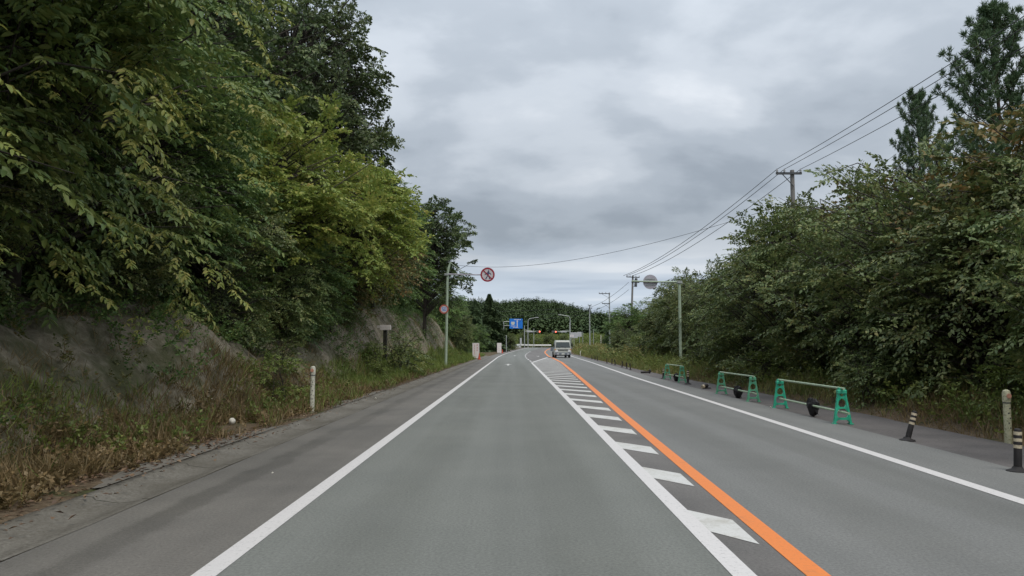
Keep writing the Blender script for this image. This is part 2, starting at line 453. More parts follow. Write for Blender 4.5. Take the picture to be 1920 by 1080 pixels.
class MB:
    """collects simple solids into one mesh"""

    def __init__(self):
        self.v, self.f = [], []

    def add(self, vs, fs):
        k = len(self.v)
        self.v += [tuple(p) for p in vs]
        self.f += [tuple(i + k for i in f) for f in fs]
        return self

    def box(self, c, s, rot=None, taper=None):
        hx, hy, hz = s[0] / 2, s[1] / 2, s[2] / 2
        t = taper or (1, 1)
        ps = []
        for z in (-1, 1):
            tx, ty = (t if z > 0 else (1, 1))
            for x, y in ((-1, -1), (1, -1), (1, 1), (-1, 1)):
                p = Vector((x * hx * tx, y * hy * ty, z * hz))
                if rot is not None:
                    p = rot @ p
                ps.append(p + Vector(c))
        return self.add(ps, [(3, 2, 1, 0), (4, 5, 6, 7), (0, 1, 5, 4), (1, 2, 6, 5), (2, 3, 7, 6), (3, 0, 4, 7)])

    def bev(self, c, s, r=0.02, rot=None):
        """box with chamfered vertical and horizontal edges"""
        bm = bmesh.new()
        bmesh.ops.create_cube(bm, size=1.0)
        bmesh.ops.scale(bm, vec=s, verts=bm.verts)
        bmesh.ops.bevel(bm, geom=bm.edges[:] , offset=r, segments=2, affect='EDGES', profile=0.5)
        mt = Matrix.Translation(c) @ (rot.to_4x4() if rot is not None else Matrix())
        bm.verts.ensure_lookup_table()
        vs_ = [mt @ v.co for v in bm.verts]
        fs_ = [[v.index for v in f.verts] for f in bm.faces]
        bm.free()
        return self.add(vs_, fs_)

    def tube(self, pts, rad, n=8, cap=True):
        pts = [Vector(p) for p in pts]
        if not isinstance(rad, (list, tuple)):
            rad = [rad] * len(pts)
        rings = []
        ref = None
        for i, p in enumerate(pts):
            d = (pts[min(i + 1, len(pts) - 1)] - pts[max(i - 1, 0)]).normalized()
            if ref is None:
                ref = Vector((0, 0, 1)) if abs(d.z) < 0.9 else Vector((1, 0, 0))
            a = d.cross(ref)
            if a.length < 1e-4:
                ref = Vector((0, 1, 0))
                a = d.cross(ref)
            a.normalize()
            bb = d.cross(a).normalized()
            rings.append([p + (a * math.cos(2 * math.pi * k / n) + bb * math.sin(2 * math.pi * k / n)) * rad[i] for k in range(n)])
        vs_ = [q for r in rings for q in r]
        fs_ = []
        for i in range(len(pts) - 1):
            for k in range(n):
                k2 = (k + 1) % n
                fs_.append((i * n + k, i * n + k2, (i + 1) * n + k2, (i + 1) * n + k))
        if cap:
            fs_.append(tuple(range(n - 1, -1, -1)))
            fs_.append(tuple((len(pts) - 1) * n + k for k in range(n)))
        return self.add(vs_, fs_)

    def lathe(self, prof, c=(0, 0, 0), n=16, rot=None):
        vs_, fs_ = [], []
        for r, z in prof:
            for k in range(n):
                a = 2 * math.pi * k / n
                p = Vector((r * math.cos(a), r * math.sin(a), z))
                if rot is not None:
                    p = rot @ p
                vs_.append(p + Vector(c))
        for i in range(len(prof) - 1):
            for k in range(n):
                k2 = (k + 1) % n
                fs_.append((i * n + k, i * n + k2, (i + 1) * n + k2, (i + 1) * n + k))
        fs_.append(tuple(range(n - 1, -1, -1)))
        fs_.append(tuple((len(prof) - 1) * n + k for k in range(n)))
        return self.add(vs_, fs_)

    def prism(self, poly, y0, y1):
        """polygon in the XZ plane, extruded along Y"""
        n = len(poly)
        vs_ = [(x, y0, z) for x, z in poly] + [(x, y1, z) for x, z in poly]
        fs_ = [tuple(range(n)), tuple(range(2 * n - 1, n - 1, -1))]
        for i in range(n):
            j = (i + 1) % n
            fs_.append((j, i, n + i, n + j))
        return self.add(vs_, fs_)

    def build(self, name, mat, parent=None, smooth=False):
        me = bpy.data.meshes.new(name)
        me.from_pydata(self.v, [], self.f)
        me.materials.append(mat)
        bm = bmesh.new()
        bm.from_mesh(me)
        bmesh.ops.recalc_face_normals(bm, faces=bm.faces)
        bm.to_mesh(me)
        bm.free()
        if smooth:
            me.polygons.foreach_set('use_smooth', [True] * len(me.polygons))
            if hasattr(me, 'set_sharp_from_angle'):
                me.set_sharp_from_angle(angle=R(40))
        me.update()
        return link(name, me, parent)


def np_mesh(name, V, F, mat, smooth=False):
    """mesh from numpy arrays: V (n,3), F (m,4) or (m,3)"""
    me = bpy.data.meshes.new(name)
    k = F.shape[1]
    me.vertices.add(len(V))
    me.vertices.foreach_set('co', np.ascontiguousarray(V, dtype=np.float32).ravel())
    me.loops.add(F.size)
    me.loops.foreach_set('vertex_index', np.ascontiguousarray(F, dtype=np.int32).ravel())
    me.polygons.add(len(F))
    me.polygons.foreach_set('loop_start', np.arange(0, F.size, k, dtype=np.int32))
    me.polygons.foreach_set('loop_total', np.full(len(F), k, dtype=np.int32))
    if smooth:
        me.polygons.foreach_set('use_smooth', np.ones(len(F), dtype=bool))
    me.materials.append(mat)
    me.update(calc_edges=True)
    return me


def unit(a):
    return a / np.maximum(np.linalg.norm(a, axis=-1, keepdims=True), 1e-9)


def leaf_arrays(P, A, Nn, L, W, detail=0, curl=0.12):
    """every leaf a small folded blade: base P, long axis A, normal Nn"""
    A = unit(A)
    S = unit(np.cross(A, Nn))
    Nn = np.cross(S, A)
    L = L[:, None]
    W = W[:, None]
    n = len(P)
    if detail == 0:
        v = np.stack([P, P + A * L * 0.45 + S * W * 0.5 + Nn * W * 0.18, P + A * L - Nn * L * curl, P + A * L * 0.45 - S * W * 0.5 + Nn * W * 0.18], 1)
        f = (np.arange(n)[:, None] * 4 + np.array([0, 1, 2, 3])[None]).astype(np.int32)
        return v.reshape(-1, 3), f
    v = np.stack([P, P + A * L * 0.32 + S * W * 0.48 + Nn * W * 0.2, P + A * L * 0.72 + S * W * 0.36 + Nn * (W * 0.15 - L * curl * 0.5),
                  P + A * L - Nn * L * curl, P + A * L * 0.72 - S * W * 0.36 + Nn * (W * 0.15 - L * curl * 0.5), P + A * L * 0.32 - S * W * 0.48 + Nn * W * 0.2], 1)
    f = (np.arange(n)[:, None, None] * 6 + np.array([[0, 1, 2, 3], [0, 3, 4, 5]])[None]).reshape(-1, 4).astype(np.int32)
    return v.reshape(-1, 3), f


def bough_leaves(rng, P, AX, UP, BL, T, K, leaf, ratio=0.45, droop=0.3, ldroop=0.25, rough=0.35):
    """boughs -> twigs -> leaves. P, AX, UP (B,3), BL (B,)"""
    B = len(P)
    AX = unit(AX)
    S = unit(np.cross(AX, UP))
    UP = np.cross(S, AX)
    Z = np.array([0, 0, 1.0])
    t = (np.linspace(0.12, 1, T)[None, :] + rng.normal(0, 0.03, (B, T)))[..., None]
    bl = BL[:, None, None]
    O = P[:, None] + AX[:, None] * bl * t - Z * droop * t * t * bl
    sg = np.where(np.arange(T) % 2 == 0, 1.0, -1.0)[None, :, None]
    ang = np.radians(62 - 34 * t + rng.normal(0, 9, (B, T, 1)))
    ang[:, -1] *= 0.15
    D = AX[:, None] * np.cos(ang) + S[:, None] * np.sin(ang) * sg + UP[:, None] * rng.normal(0.02, 0.16, (B, T, 1)) - Z * droop * t * 0.7
    D = unit(D)
    TL = bl * 0.55 * (1 - 0.5 * t) * rng.uniform(0.6, 1.15, (B, T, 1))
    u = (np.linspace(0.10, 1, K)[None, None, :] + rng.normal(0, 0.03, (B, T, K)))[..., None]
    LP = O[:, :, None] + D[:, :, None] * TL[:, :, None] * u - Z * 0.22 * TL[:, :, None] * u * u
    s2 = np.where(np.arange(K) % 2 == 0, 1.0, -1.0)[None, None, :, None]
    SD = unit(np.cross(D, np.broadcast_to(UP[:, None], D.shape)))
    a2 = np.radians(rng.normal(52, 14, (B, T, K, 1)))
    a2[:, :, -1] *= 0.2
    LD = D[:, :, None] * np.cos(a2) + SD[:, :, None] * np.sin(a2) * s2 - Z * ldroop + rng.normal(0, 0.2, (B, T, K, 3))
    LN = np.broadcast_to(UP[:, None, None], LD.shape) + rng.normal(0, rough, (B, T, K, 3))
    L = leaf * rng.uniform(0.5, 1.3, B * T * K)
    W = L * ratio * rng.uniform(0.85, 1.15, B * T * K)
    return LP.reshape(-1, 3), LD.reshape(-1, 3), LN.reshape(-1, 3), L, W


def lobes(rng, n=9, amp=0.28):
    D = unit(rng.normal(0, 1, (n, 3)))
    A = rng.uniform(-0.6, 1, n) * amp

    def f(d):
        k = np.exp(-4.5 * (1 - d @ D.T))
        return 1 + (k * A).sum(1)
    return f


def wood_tubes(pairs, n=4):
    """many tapered limbs, vectorised: list of (points (k,3), r0, r1)"""
    V, F, base = [], [], 0
    for pts, r0, r1 in pairs:
        pts = np.asarray(pts, float)
        k = len(pts)
        d = unit(np.gradient(pts, axis=0))
        ref = np.array([0.3, 0.2, 1.0]) if abs(d[0][2]) < 0.85 else np.array([1.0, 0.2, 0])
        a = unit(np.cross(d, ref))
        b2 = np.cross(d, a)
        r = np.linspace(r0, r1, k)[:, None, None]
        an = np.arange(n) * 2 * np.pi / n
        ring = pts[:, None] + r * (a[:, None] * np.cos(an)[None, :, None] + b2[:, None] * np.sin(an)[None, :, None])
        V.append(ring.reshape(-1, 3))
        i, q = np.meshgrid(np.arange(k - 1), np.arange(n), indexing='ij')
        q2 = (q + 1) % n
        F.append(np.stack([i * n + q, i * n + q2, (i + 1) * n + q2, (i + 1) * n + q], -1).reshape(-1, 4) + base)
        base += k * n
    return np.concatenate(V), np.concatenate(F).astype(np.int32)


def make_tree(kind, seed, cz, rx, rz, nb, bl, T, K, leaf, mat, ratio=0.45, detail=0, droop=0.3, ldroop=0.25, low=-0.75, trunk_r=0.16, rough=0.35, lean=(0, 0), amp=0.28, shell=0.45, stems=1, wild=1.0, clump=0, cs=0.3):
    """returns (trunk mesh, crown mesh); origin at the foot of the trunk"""
    rng = np.random.default_rng(seed)
    f = lobes(rng, 10, amp)
    d = unit(rng.normal(0, 1, (nb * 3, 3)))
    if clump:
        # foliage gathers in separate masses with dark gaps between them
        cd = unit(rng.normal(0, 1, (clump * 2, 3)))
        cd = cd[cd[:, 2] > low][:clump]
        d = unit(cd[rng.integers(0, len(cd), nb * 3)] + rng.normal(0, cs, (nb * 3, 3)) * np.array([1, 1, 0.62]))
    d = d[d[:, 2] > low][:nb]
    r = rng.uniform(0, 1, len(d)) ** shell
    r = 0.18 + 0.82 * r
    C = np.array([lean[0], lean[1], cz])
    rad = np.array([rx, rx, rz])
    fl = np.minimum(f(d), 1.32)[:, None]
    tip = C + d * rad * fl * r[:, None]
    hd = d.copy()
    hd[:, 2] = hd[:, 2] * 0.35 + 0.12
    ax = unit(unit(hd) + rng.normal(0, 0.28 * wild, d.shape))
    BL = bl * rng.uniform(0.7, 1.25, len(d))
    P = tip - ax * BL[:, None] * 0.8
    up = unit(np.array([0, 0, 1.0]) + 0.45 * d * np.array([1, 1, 0.2]) + rng.normal(0, 0.18 * wild, d.shape))
    a = bough_leaves(rng, P, ax, up, BL, T, K, leaf, ratio, droop, ldroop, rough)
    V, F = leaf_arrays(*a, detail=detail)
    crown = np_mesh(kind + '_crown', V, F, mat)
    # wood
    pairs = []
    hgt = cz + rz * 0.55
    for s in range(stems):
        o = np.array([0, 0, -0.5]) + (np.array([rng.uniform(-.3, .3), rng.uniform(-.3, .3), 0]) if stems > 1 else 0)
        tp = []
        spread = rng.normal(0, 0.22 if stems > 1 else 0.05, 2) * rx
        for q in np.linspace(0, 1, 9):
            tp.append(o + np.array([lean[0] * q + spread[0] * q + 0.12 * math.sin(3 * q + seed + s), lean[1] * q + spread[1] * q + 0.12 * math.cos(2.5 * q + seed), (hgt + 0.5) * q]))
        tp = np.array(tp)
        pairs.append((tp, trunk_r / (stems ** 0.5), trunk_r * 0.16))
        if s == 0:
            main = tp
    for i in range(len(P)):
        zt = max(0.25 * cz, P[i][2] - 0.55 * np.linalg.norm((P[i] - C)[:2]) - 0.2)
        q = np.clip(zt / hgt, 0.12, 0.97)
        st = np.array([np.interp(q * 8, np.arange(9), main[:, k]) for k in range(3)])
        mid = (st + P[i]) / 2 + np.array([0, 0, min(0.25, 0.06 * np.linalg.norm(P[i] - st))])
        e = P[i] + ax[i] * BL[i] * 0.8
        pairs.append((np.array([st, mid, P[i], e]), trunk_r * 0.22 * (0.6 + 0.4 * rng.random()), 0.006))
    V, F = wood_tubes(pairs)
    trunk = np_mesh(kind + '_trunk', V, F, M['bark'], True)
    return trunk, crown


def plant_tree(name, meshes, loc, rz, s, label, cat='tree', group=None, part=('trunk', 'crown'), cmat=None):
    t = empty(name, loc, rz, label, cat, group)
    t.scale = (s, s, s) if not isinstance(s, tuple) else s
    link(part[0], meshes[0], t)
    c = link(part[1], meshes[1], t)
    c['kind'] = 'stuff'
    return t


# ------------------------------------------------------------------ lie of the land
def sstep(x):
    x = np.clip(x, 0, 1)
    return x * x * (3 - 2 * x)


def road_z(y):
    y = np.asarray(y, float)
    return 8.7e-5 * np.clip(y - 85, 0, 115) ** 2


def off(y):
    y = np.asarray(y, float)
    return 0.00055 * np.clip(y - 92, 0, 130) ** 2


RY = [-40, 0, 6.7, 12.5, 21.3, 35, 65, 93, 112, 140, 300]
RX = [4.5, 4.5, 4.62, 4.84, 5.15, 5.62, 7.0, 8.05, 8.5, 8.6, 8.6]
OY = [-40, 4.56, 9.3, 16.3, 28, 38.4, 67, 93, 123, 145, 172, 300]
OX = [0.9, 1.866, 2.03, 2.30, 2.80, 3.23, 4.38, 5.0, 5.14, 4.78, 4.5, 4.4]
WY = [-40, 4.56, 10, 25, 66]
WX = [1.42, 1.42, 1.44, 1.52, 1.72]


def right_x(y):
    return np.interp(y, RY, RX) + off(y)


def orange_x(y):
    return np.interp(y, OY, OX) + off(y)


def white_x(y):
    return np.interp(y, WY, WX) + off(y)


def vnoise(x, y, s, seed=0):
    """cheap smooth noise"""
    x = np.asarray(x, float) / s
    y = np.asarray(y, float) / s
    return (np.sin(1.7 * x + 2.3 * y + seed) + np.sin(2.9 * x - 1.3 * y + 1.7 * seed + 1) + np.sin(-1.1 * x + 3.1 * y + 2.1 * seed + 2) + np.sin(4.3 * x + 0.7 * y + seed * 0.7 + 4)) / 4


def ground_z(x, y):
    x = np.asarray(x, float)
    y = np.asarray(y, float)
    xl = x - off(y)
    rzv = road_z(y)
    bankf = sstep((112 - y) / 30.0)
    toe = -5.5 + 0.35 * vnoise(x * 0, y, 3.0, 1)
    tall = sstep((y - 26) / 20.0)
    run = 1.7 + 1.0 * tall + 0.35 * vnoise(x * 0, y, 5.0, 3)
    hgt = (1.45 + 2.5 * tall + 0.35 * vnoise(x * 0, y, 6.0, 2)) * bankf
    u = (toe - xl) / run
    bk = hgt * sstep(u * 0.85 + 0.03) + 0.32 * np.clip(toe - run - xl, 0, 25) * bankf
    bk = np.where(u > 0, bk, 0) + np.where(u > 0, (0.16 * vnoise(x, y, 0.55, 5) + 0.12 * np.abs(vnoise(x, y, 0.33, 7)) + 0.18 * np.abs(vnoise(x * 0.25, y, 0.8, 11))) * np.clip(u * 2, 0, 1) * bankf, 0)
    outl = np.clip((-3.9 - xl) / 0.1, 0, 1)
    flat = np.clip((-5.0 - xl) / 0.5, 0.12, 1)
    outr = np.clip((x - right_x(y) - 2.4) / 1.0, 0, 1)
    rough = 0.035 * vnoise(x, y, 0.9, 9) + 0.05 * vnoise(x, y, 2.3, 4)
    z = rzv - 0.05 + outl * (0.065 + rough * flat) + bk + outr * (0.16 + rough * 1.5)
    # flat land with low rises, then the wooded hill far off
    far = sstep((y - 232) / 60.0)
    z = z + far * (2.5 + 1.2 * vnoise(x, y, 40, 2)) + 5.0 * sstep((y - 250) / 250)
    hill = 27 * sstep((y - 420) / 430.0) * sstep((107 - x) / 62.0) * (1 + 0.10 * vnoise(x, y * 0, 45, 3))
    hill = hill + 6 * sstep((y - 300) / 600.0)
    return z + hill


xs = np.unique(np.concatenate([np.linspace(-700, -60, 24), np.linspace(-60, -16, 30), np.arange(-16, -3.4, 0.14), np.arange(-3.4, 6, 0.6), np.arange(6, 16, 0.25), np.linspace(16, 70, 40), np.linspace(70, 700, 24)]).round(3))
ys = np.unique(np.concatenate([np.linspace(-60, 1, 20), np.arange(1, 60, 0.3), np.arange(60, 120, 1.0), np.arange(120, 260, 3.0), np.linspace(260, 900, 60), np.linspace(900, 4000, 14)]).round(3))
GX, GY = np.meshgrid(xs, ys)
V = np.stack([GX, GY, ground_z(GX, GY)], -1).reshape(-1, 3)
nx, ny = len(xs), len(ys)
ii, jj = np.meshgrid(np.arange(ny - 1), np.arange(nx - 1), indexing='ij')
F = np.stack([ii * nx + jj, ii * nx + jj + 1, (ii + 1) * nx + jj + 1, (ii + 1) * nx + jj], -1).reshape(-1, 4)
me = np_mesh('ground', V, F, M['earth'], True)
me.materials.append(M['bank'])
cxm = V[F].mean(1)
xlm = cxm[:, 0] - off(cxm[:, 1])
me.polygons.foreach_set('material_index', ((xlm < -5.75) & (xlm > -9.5) & (cxm[:, 1] < 105)).astype(np.int32))
ground = link('ground', me)
tag(ground, 'earth verges and the bare bank left of the road, with the wooded hill beyond', 'ground', kind='structure')


def gz(x, y):
    return float(ground_z(np.array([x]), np.array([y]))[0])


# ------------------------------------------------------------------ road
YS = np.unique(np.concatenate([np.arange(-30, 60, 1.0), np.arange(60, 214, 2.0)]))


def strip(name, xa, xb, mat, parent=None, dz=0.0, ys=None, thick=0.0):
    """sheet between two curves x=xa(y), x=xb(y)"""
    y = YS if ys is None else np.asarray(ys, float)
    a, c = xa(y), xb(y)
    z = road_z(y) + dz
    k = len(y)
    V = np.concatenate([np.stack([a, y, z], -1), np.stack([c, y, z], -1)])
    i = np.arange(k - 1)
    F = np.stack([i, i + k, i + k + 1, i + 1], -1)
    return link(name, np_mesh(name, V, F, mat), parent)


wob = lambda y, s, a, sd: a * vnoise(np.zeros_like(np.asarray(y, float)), np.asarray(y, float), s, sd)
left_line = lambda y: -1.895 + off(y)
road = strip('road', left_line, white_x, M['asphalt'])
tag(road, 'grey asphalt two lane road running away to a junction', 'road', kind='structure')
# between the white line and the orange line: the painted island's darker asphalt
strip('island_surface', white_x, lambda y: np.maximum(orange_x(y), white_x(y) + 0.05), M['zebra_ground'], road)
strip('lane_surface', lambda y: np.maximum(orange_x(y), white_x(y) + 0.05), right_x, M['asphalt_right'], road)
sh = strip('left_shoulder', lambda y: -3.33 + off(y), left_line, M['asphalt_shoulder'])
tag(sh, 'stained brownish asphalt shoulder left of the edge line', 'shoulder', kind='structure')
sr = strip('right_shoulder', right_x, lambda y: right_x(y) + 1.12 - 0.25 * sstep(np.asarray(y) / 40), M['asphalt_right'])
tag(sr, 'grey asphalt shoulder right of the edge line', 'shoulder', kind='structure')
so = strip('old_pavement', lambda y: right_x(y) + 1.12 - 0.25 * sstep(np.asarray(y) / 40), lambda y: right_x(y) + 2.45 - 0.9 * sstep((np.asarray(y) - 15) / 40) + wob(y, 1.3, 0.08, 6), M['asphalt_old'], dz=-0.012, ys=np.arange(-30, 120, 0.5))
tag(so, 'dark worn asphalt strip behind the rubber bollards', 'pavement', kind='structure')

# concrete gutter with a low lip along its outer edge
y = np.arange(-30, 110, 0.5)
prof = [(-3.33, 0.004), (-3.40, 0.006), (-3.42, -0.016), (-3.62, -0.034), (-3.84, -0.006), (-3.865, 0.022), (-3.985, 0.030), (-4.0, -0.06)]
V, F = [], []
for i, yy in enumerate(y):
    for px_, pz_ in prof:
        w = 0.008 * math.sin(yy * 3.1 + px_ * 7) + 0.006 * math.sin(yy * 1.3)
        V.append((px_ + float(off(yy)) + w, yy, float(road_z(yy)) + pz_))
np_ = len(prof)
for i in range(len(y) - 1):
    for k in range(np_ - 1):
        F.append((i * np_ + k + 1, i * np_ + k, (i + 1) * np_ + k, (i + 1) * np_ + k + 1))
gut = link('gutter', np_mesh('gutter', np.array(V), np.array(F), M['gutter']))
tag(gut, 'worn concrete gutter strip along the left shoulder', 'gutter', kind='structure')
# pale concrete apron pieces between gutter and leaf litter
for (ya, yb, w) in ((7.4, 13.2, 0.85), (17.2, 24.0, 0.7)):
    yy = np.arange(ya, yb, 0.25)
    q = (yy - ya) / (yb - ya)
    wd = w * np.sin(np.pi * np.clip(q, 0.03, 0.97)) ** 0.5 + 0.05 * np.sin(yy * 5) + 0.03 * np.sin(yy * 13)
    a = np.stack([-4.0 - wd, yy, np.full_like(yy, 0.0)], -1)
    c = np.stack([-3.99 + 0 * wd, yy, np.full_like(yy, 0.036)], -1)
    k = len(yy)
    i = np.arange(k - 1)
    o = link('concrete_apron', np_mesh('concrete_apron', np.concatenate([a, c]), np.stack([i, i + k, i + k + 1, i + 1], -1), M['concrete']), gut)

# painted lines: each a part of the road
strip('edge_line', lambda y: left_line(y) - 0.07 - 0.0 * y, lambda y: left_line(y) + 0.085, M['white_paint'], road, 0.004)
strip('edge_line', lambda y: right_x(y) - 0.085, lambda y: right_x(y) + 0.075, M['white_paint'], road, 0.004)
strip('centre_line', lambda y: orange_x(y) - 0.070, lambda y: orange_x(y) + 0.072 + 0.0015 * np.clip(y, 0, 60), M['orange_paint'], road, 0.004)
strip('island_line', lambda y: white_x(y) - 0.072, lambda y: white_x(y) + 0.078, M['white_paint'], road, 0.004, np.arange(-30, 66.1, 1.0))
# hatched island: stripes slant back towards the camera as they cross
PITCH = 1400 * CAM_H * 0.001127
tip0 = 1400 * CAM_H / (1011.7 - 650)
k = 0
stripe_n = 0
while True:
    yt = tip0 + PITCH * k
    k += 1
    if yt > 93:
        break
    def lft(y_):
        return float(white_x(y_)) + 0.078 if y_ < 66 else 1.72 + (y_ - 66) * 0.0925 + 0.1
    TH = 0.75
    xr, xr0 = float(orange_x(yt)) - 0.14, float(orange_x(yt + TH)) - 0.14
    ya = yt
    for _ in range(6):
        ya = yt + (xr - lft(ya)) * 1.45
    yb = ya + TH
    if xr - lft(ya) < 0.1:
        break
    vv = [(lft(ya), ya, 0.004), (xr, yt, 0.004), (xr0, yt + TH, 0.004), (lft(yb), yb, 0.004)]
    me = bpy.data.meshes.new('island_stripe')
    me.from_pydata([(p[0], p[1], p[2] + float(road_z(p[1]))) for p in vv], [], [(0, 1, 2, 3)])
    me.materials.append(M['zebra_paint'])
    link('island_stripe', me, road)
    stripe_n += 1
# island's closing edge and the dashed lane line ahead
def quad_line(name, p, q, w, mat):
    p, q = Vector(p), Vector(q)
    d = (q - p).normalized()
    s = Vector((-d.y, d.x)) * w / 2
    pts = []
    for t in (0, 1):
        c = p.lerp(q, t)
        for sg in (1, -1):
            e = c + s * sg
            pts.append((e.x, e.y, float(road_z(e.y)) + 0.009))
    me = bpy.data.meshes.new(name)
    me.from_pydata(pts, [], [(0, 1, 3, 2)])
    me.materials.append(mat)
    return link(name, me, road)


quad_line('island_line', (1.75, 66.2), (4.6, 97), 0.22, M['white_paint'])
for ya in np.arange(70, 150, 9.5):
    quad_line('lane_dash', (1.78 + float(off(ya)), ya), (1.78 + float(off(ya + 5)), ya + 5), 0.16, M['white_paint'])
# lane arrows worn to a few flecks
def arrow(x, yv, s):
    me = bpy.data.meshes.new('lane_arrow')
    z = float(road_z(yv)) + 0.006
    pts = [(-0.08, 0), (0.08, 0), (0.08, 3.0), (0.32, 3.0), (0, 5.0), (-0.32, 3.0), (-0.08, 3.0)]
    me.from_pydata([(x + a * s, yv + b_ * s, float(road_z(yv + b_ * s)) + 0.006) for a, b_ in pts], [], [tuple(range(7))])
    me.materials.append(M['zebra_paint'])
    link('lane_arrow', me, road)


arrow(-0.3, 56, 1.0)
arrow(0.4, 108, 1.0)
arrow(3.7, 104, 1.0)
# cross road at the junction
V, F = [], []
xq = np.linspace(-70, 90, 60)
for i, x in enumerate(xq):
    for yy in (200.0, 214.0):
        V.append((x, yy + 0.03 * (x - 5), 1.15 + 0.012))
for i in range(len(xq) - 1):
    F.append((2 * i, 2 * i + 2, 2 * i + 3, 2 * i + 1))
o = link('cross_road', np_mesh('cross_road', np.array(V), np.array(F), M['asphalt']))
tag(o, 'asphalt road crossing at the junction ahead', 'road', kind='structure')

# ------------------------------------------------------------------ trees
T_WAL = [make_tree('walnut', 11 + i, 4.4, 4.1, 4.0, 400, 1.6, 9, 13, 0.152, M['leaf_walnut'], 0.42, 1, 0.36, 0.4, -0.97, 0.2, 0.36, clump=26, cs=0.24) for i in range(2)]
T_BROAD = [make_tree('broad', 21 + i, 4.6, 3.9, 4.3, 400, 1.5, 9, 11, 0.15, M['leaf_green'], 0.55, 0, 0.28, 0.25, -0.95, 0.2, 0.4, clump=28, cs=0.22) for i in range(2)]
T_LIME = make_tree('lime', 31, 4.4, 3.3, 2.9, 420, 1.25, 9, 11, 0.13, M['leaf_lime'], 0.62, 0, 0.2, 0.2, -0.9, 0.15, 0.45, wild=1.4, clump=26, cs=0.24)
T_TALL = make_tree('tall', 41, 9.0, 4.7, 5.8, 900, 1.05, 8, 11, 0.16, M['leaf_dark'], 0.62, 0, 0.12, 0.1, -0.95, 0.25, 0.7, shell=0.5, amp=0.33, wild=2.6, clump=45, cs=0.2)
T_OAK = make_tree('oak', 51, 7.2, 3.9, 4.3, 420, 0.95, 8, 10, 0.18, M['leaf_dark'], 0.65, 0, 0.15, 0.1, -0.9, 0.24, 0.7, amp=0.55, shell=0.6, wild=2.6)
T_RUS = make_tree('russet', 61, 3.0, 2.6, 2.5, 330, 1.1, 8, 10, 0.125, M['leaf_russet'], 0.55, 0, 0.25, 0.25, -0.95, 0.13, 0.45)
T_ROAD = [make_tree('roadside', 71 + i, 3.2, 2.75, 3.2, 500, 1.15, 9, 11, 0.12, M['leaf_grey'], 0.52, 0, 0.25, 0.22, -0.97, 0.14, 0.42, stems=3, amp=0.38, wild=1.7, clump=38, cs=0.33) for i in range(3)]
T_SHRUB = [make_tree('shrub', 81 + i, 0.85, 0.95, 0.8, 34, 0.62, 7, 8, 0.085, M['leaf_grey'] if i else M['weed_green'], 0.55, 0, 0.25, 0.2, -0.9, 0.03, 0.45, stems=3) for i in range(2)]


def make_pine(seed, h, r, whorls, nbr, tufts, needles, nl):
    rng = np.random.default_rng(seed)
    pairs = [(np.array([[0.05 * math.sin(3 * q), 0.05 * math.cos(2 * q), -0.5 + (h + 0.5) * q] for q in np.linspace(0, 1, 10)]), 0.17, 0.025)]
    TP, TD = [], []
    for w in range(whorls):
        q = 0.12 + 0.86 * (w / (whorls - 1))
        L = r * (1 - q) ** 0.75 * rng.uniform(0.8, 1.15) + 0.25
        for k in range(nbr):
            a = 2 * math.pi * (k + rng.uniform(-.3, .3)) / nbr + w * 1.1
            l2 = L * rng.uniform(0.6, 1.15)
            el = 0.15 + 0.75 * q
            p0 = np.array([0, 0, h * q])
            d = np.array([math.cos(a), math.sin(a), el * 0.6])
            pts = np.array([p0 + d * l2 * t + np.array([0, 0, 0.45 * l2 * t * t]) for t in np.linspace(0, 1, 5)])
            pairs.append((pts, 0.045 * (1 - q) + 0.012, 0.008))
            nt_ = max(3, int(tufts * (0.4 + l2 / r)))
            for j in range(nt_):
                t = 0.25 + 0.75 * (j + 1) / nt_
                c = p0 + d * l2 * t + np.array([0, 0, 0.45 * l2 * t * t])
                if j < nt_ - 1:
                    sd_ = unit(np.array([math.cos(a + rng.choice([-1, 1]) * 0.9), math.sin(a + rng.choice([-1, 1]) * 0.9), 0.55]))
                    e = c + sd_ * rng.uniform(0.12, 0.4) * (0.5 + l2 * 0.35)
                    pairs.append((np.array([c, (c + e) / 2, e]), 0.012, 0.006))
                else:
                    e, sd_ = c, unit(np.array([d[0], d[1], 1.1]))
                for s in np.linspace(0, 1, 3):
                    TP.append(c * (1 - s) + e * s + sd_ * 0.0)
                    TD.append(unit(sd_ + np.array([0, 0, 0.35])))
    TP.append(np.array([0, 0, h]))
    TD.append(np.array([0, 0, 1.0]))
    TP, TD = np.array(TP), np.array(TD)
    P = np.repeat(TP, needles, 0)
    D = np.repeat(TD, needles, 0) * 0.75 + rng.normal(0, 0.55, (len(P), 3))
    P = P + rng.normal(0, 0.025, P.shape)
    L = nl * rng.uniform(0.7, 1.15, len(P))
    V, F = leaf_arrays(P, D, rng.normal(0, 1, P.shape), L, np.full(len(P), 0.026), 0, 0.05)
    crown = np_mesh('pine_crown', V, F, M['needle'])
    V, F = wood_tubes(pairs)
    return np_mesh('pine_trunk', V, F, M['bark_red'], True), crown


T_PINE = make_pine(5, 10.0, 3.0, 18, 7, 8, 24, 0.20)
G_LEFT = 'trees along the left bank'
G_RIGHT = 'trees along the right verge'


def on(x, y, dz=0.0):
    return (x, y, gz(x, y) + dz)


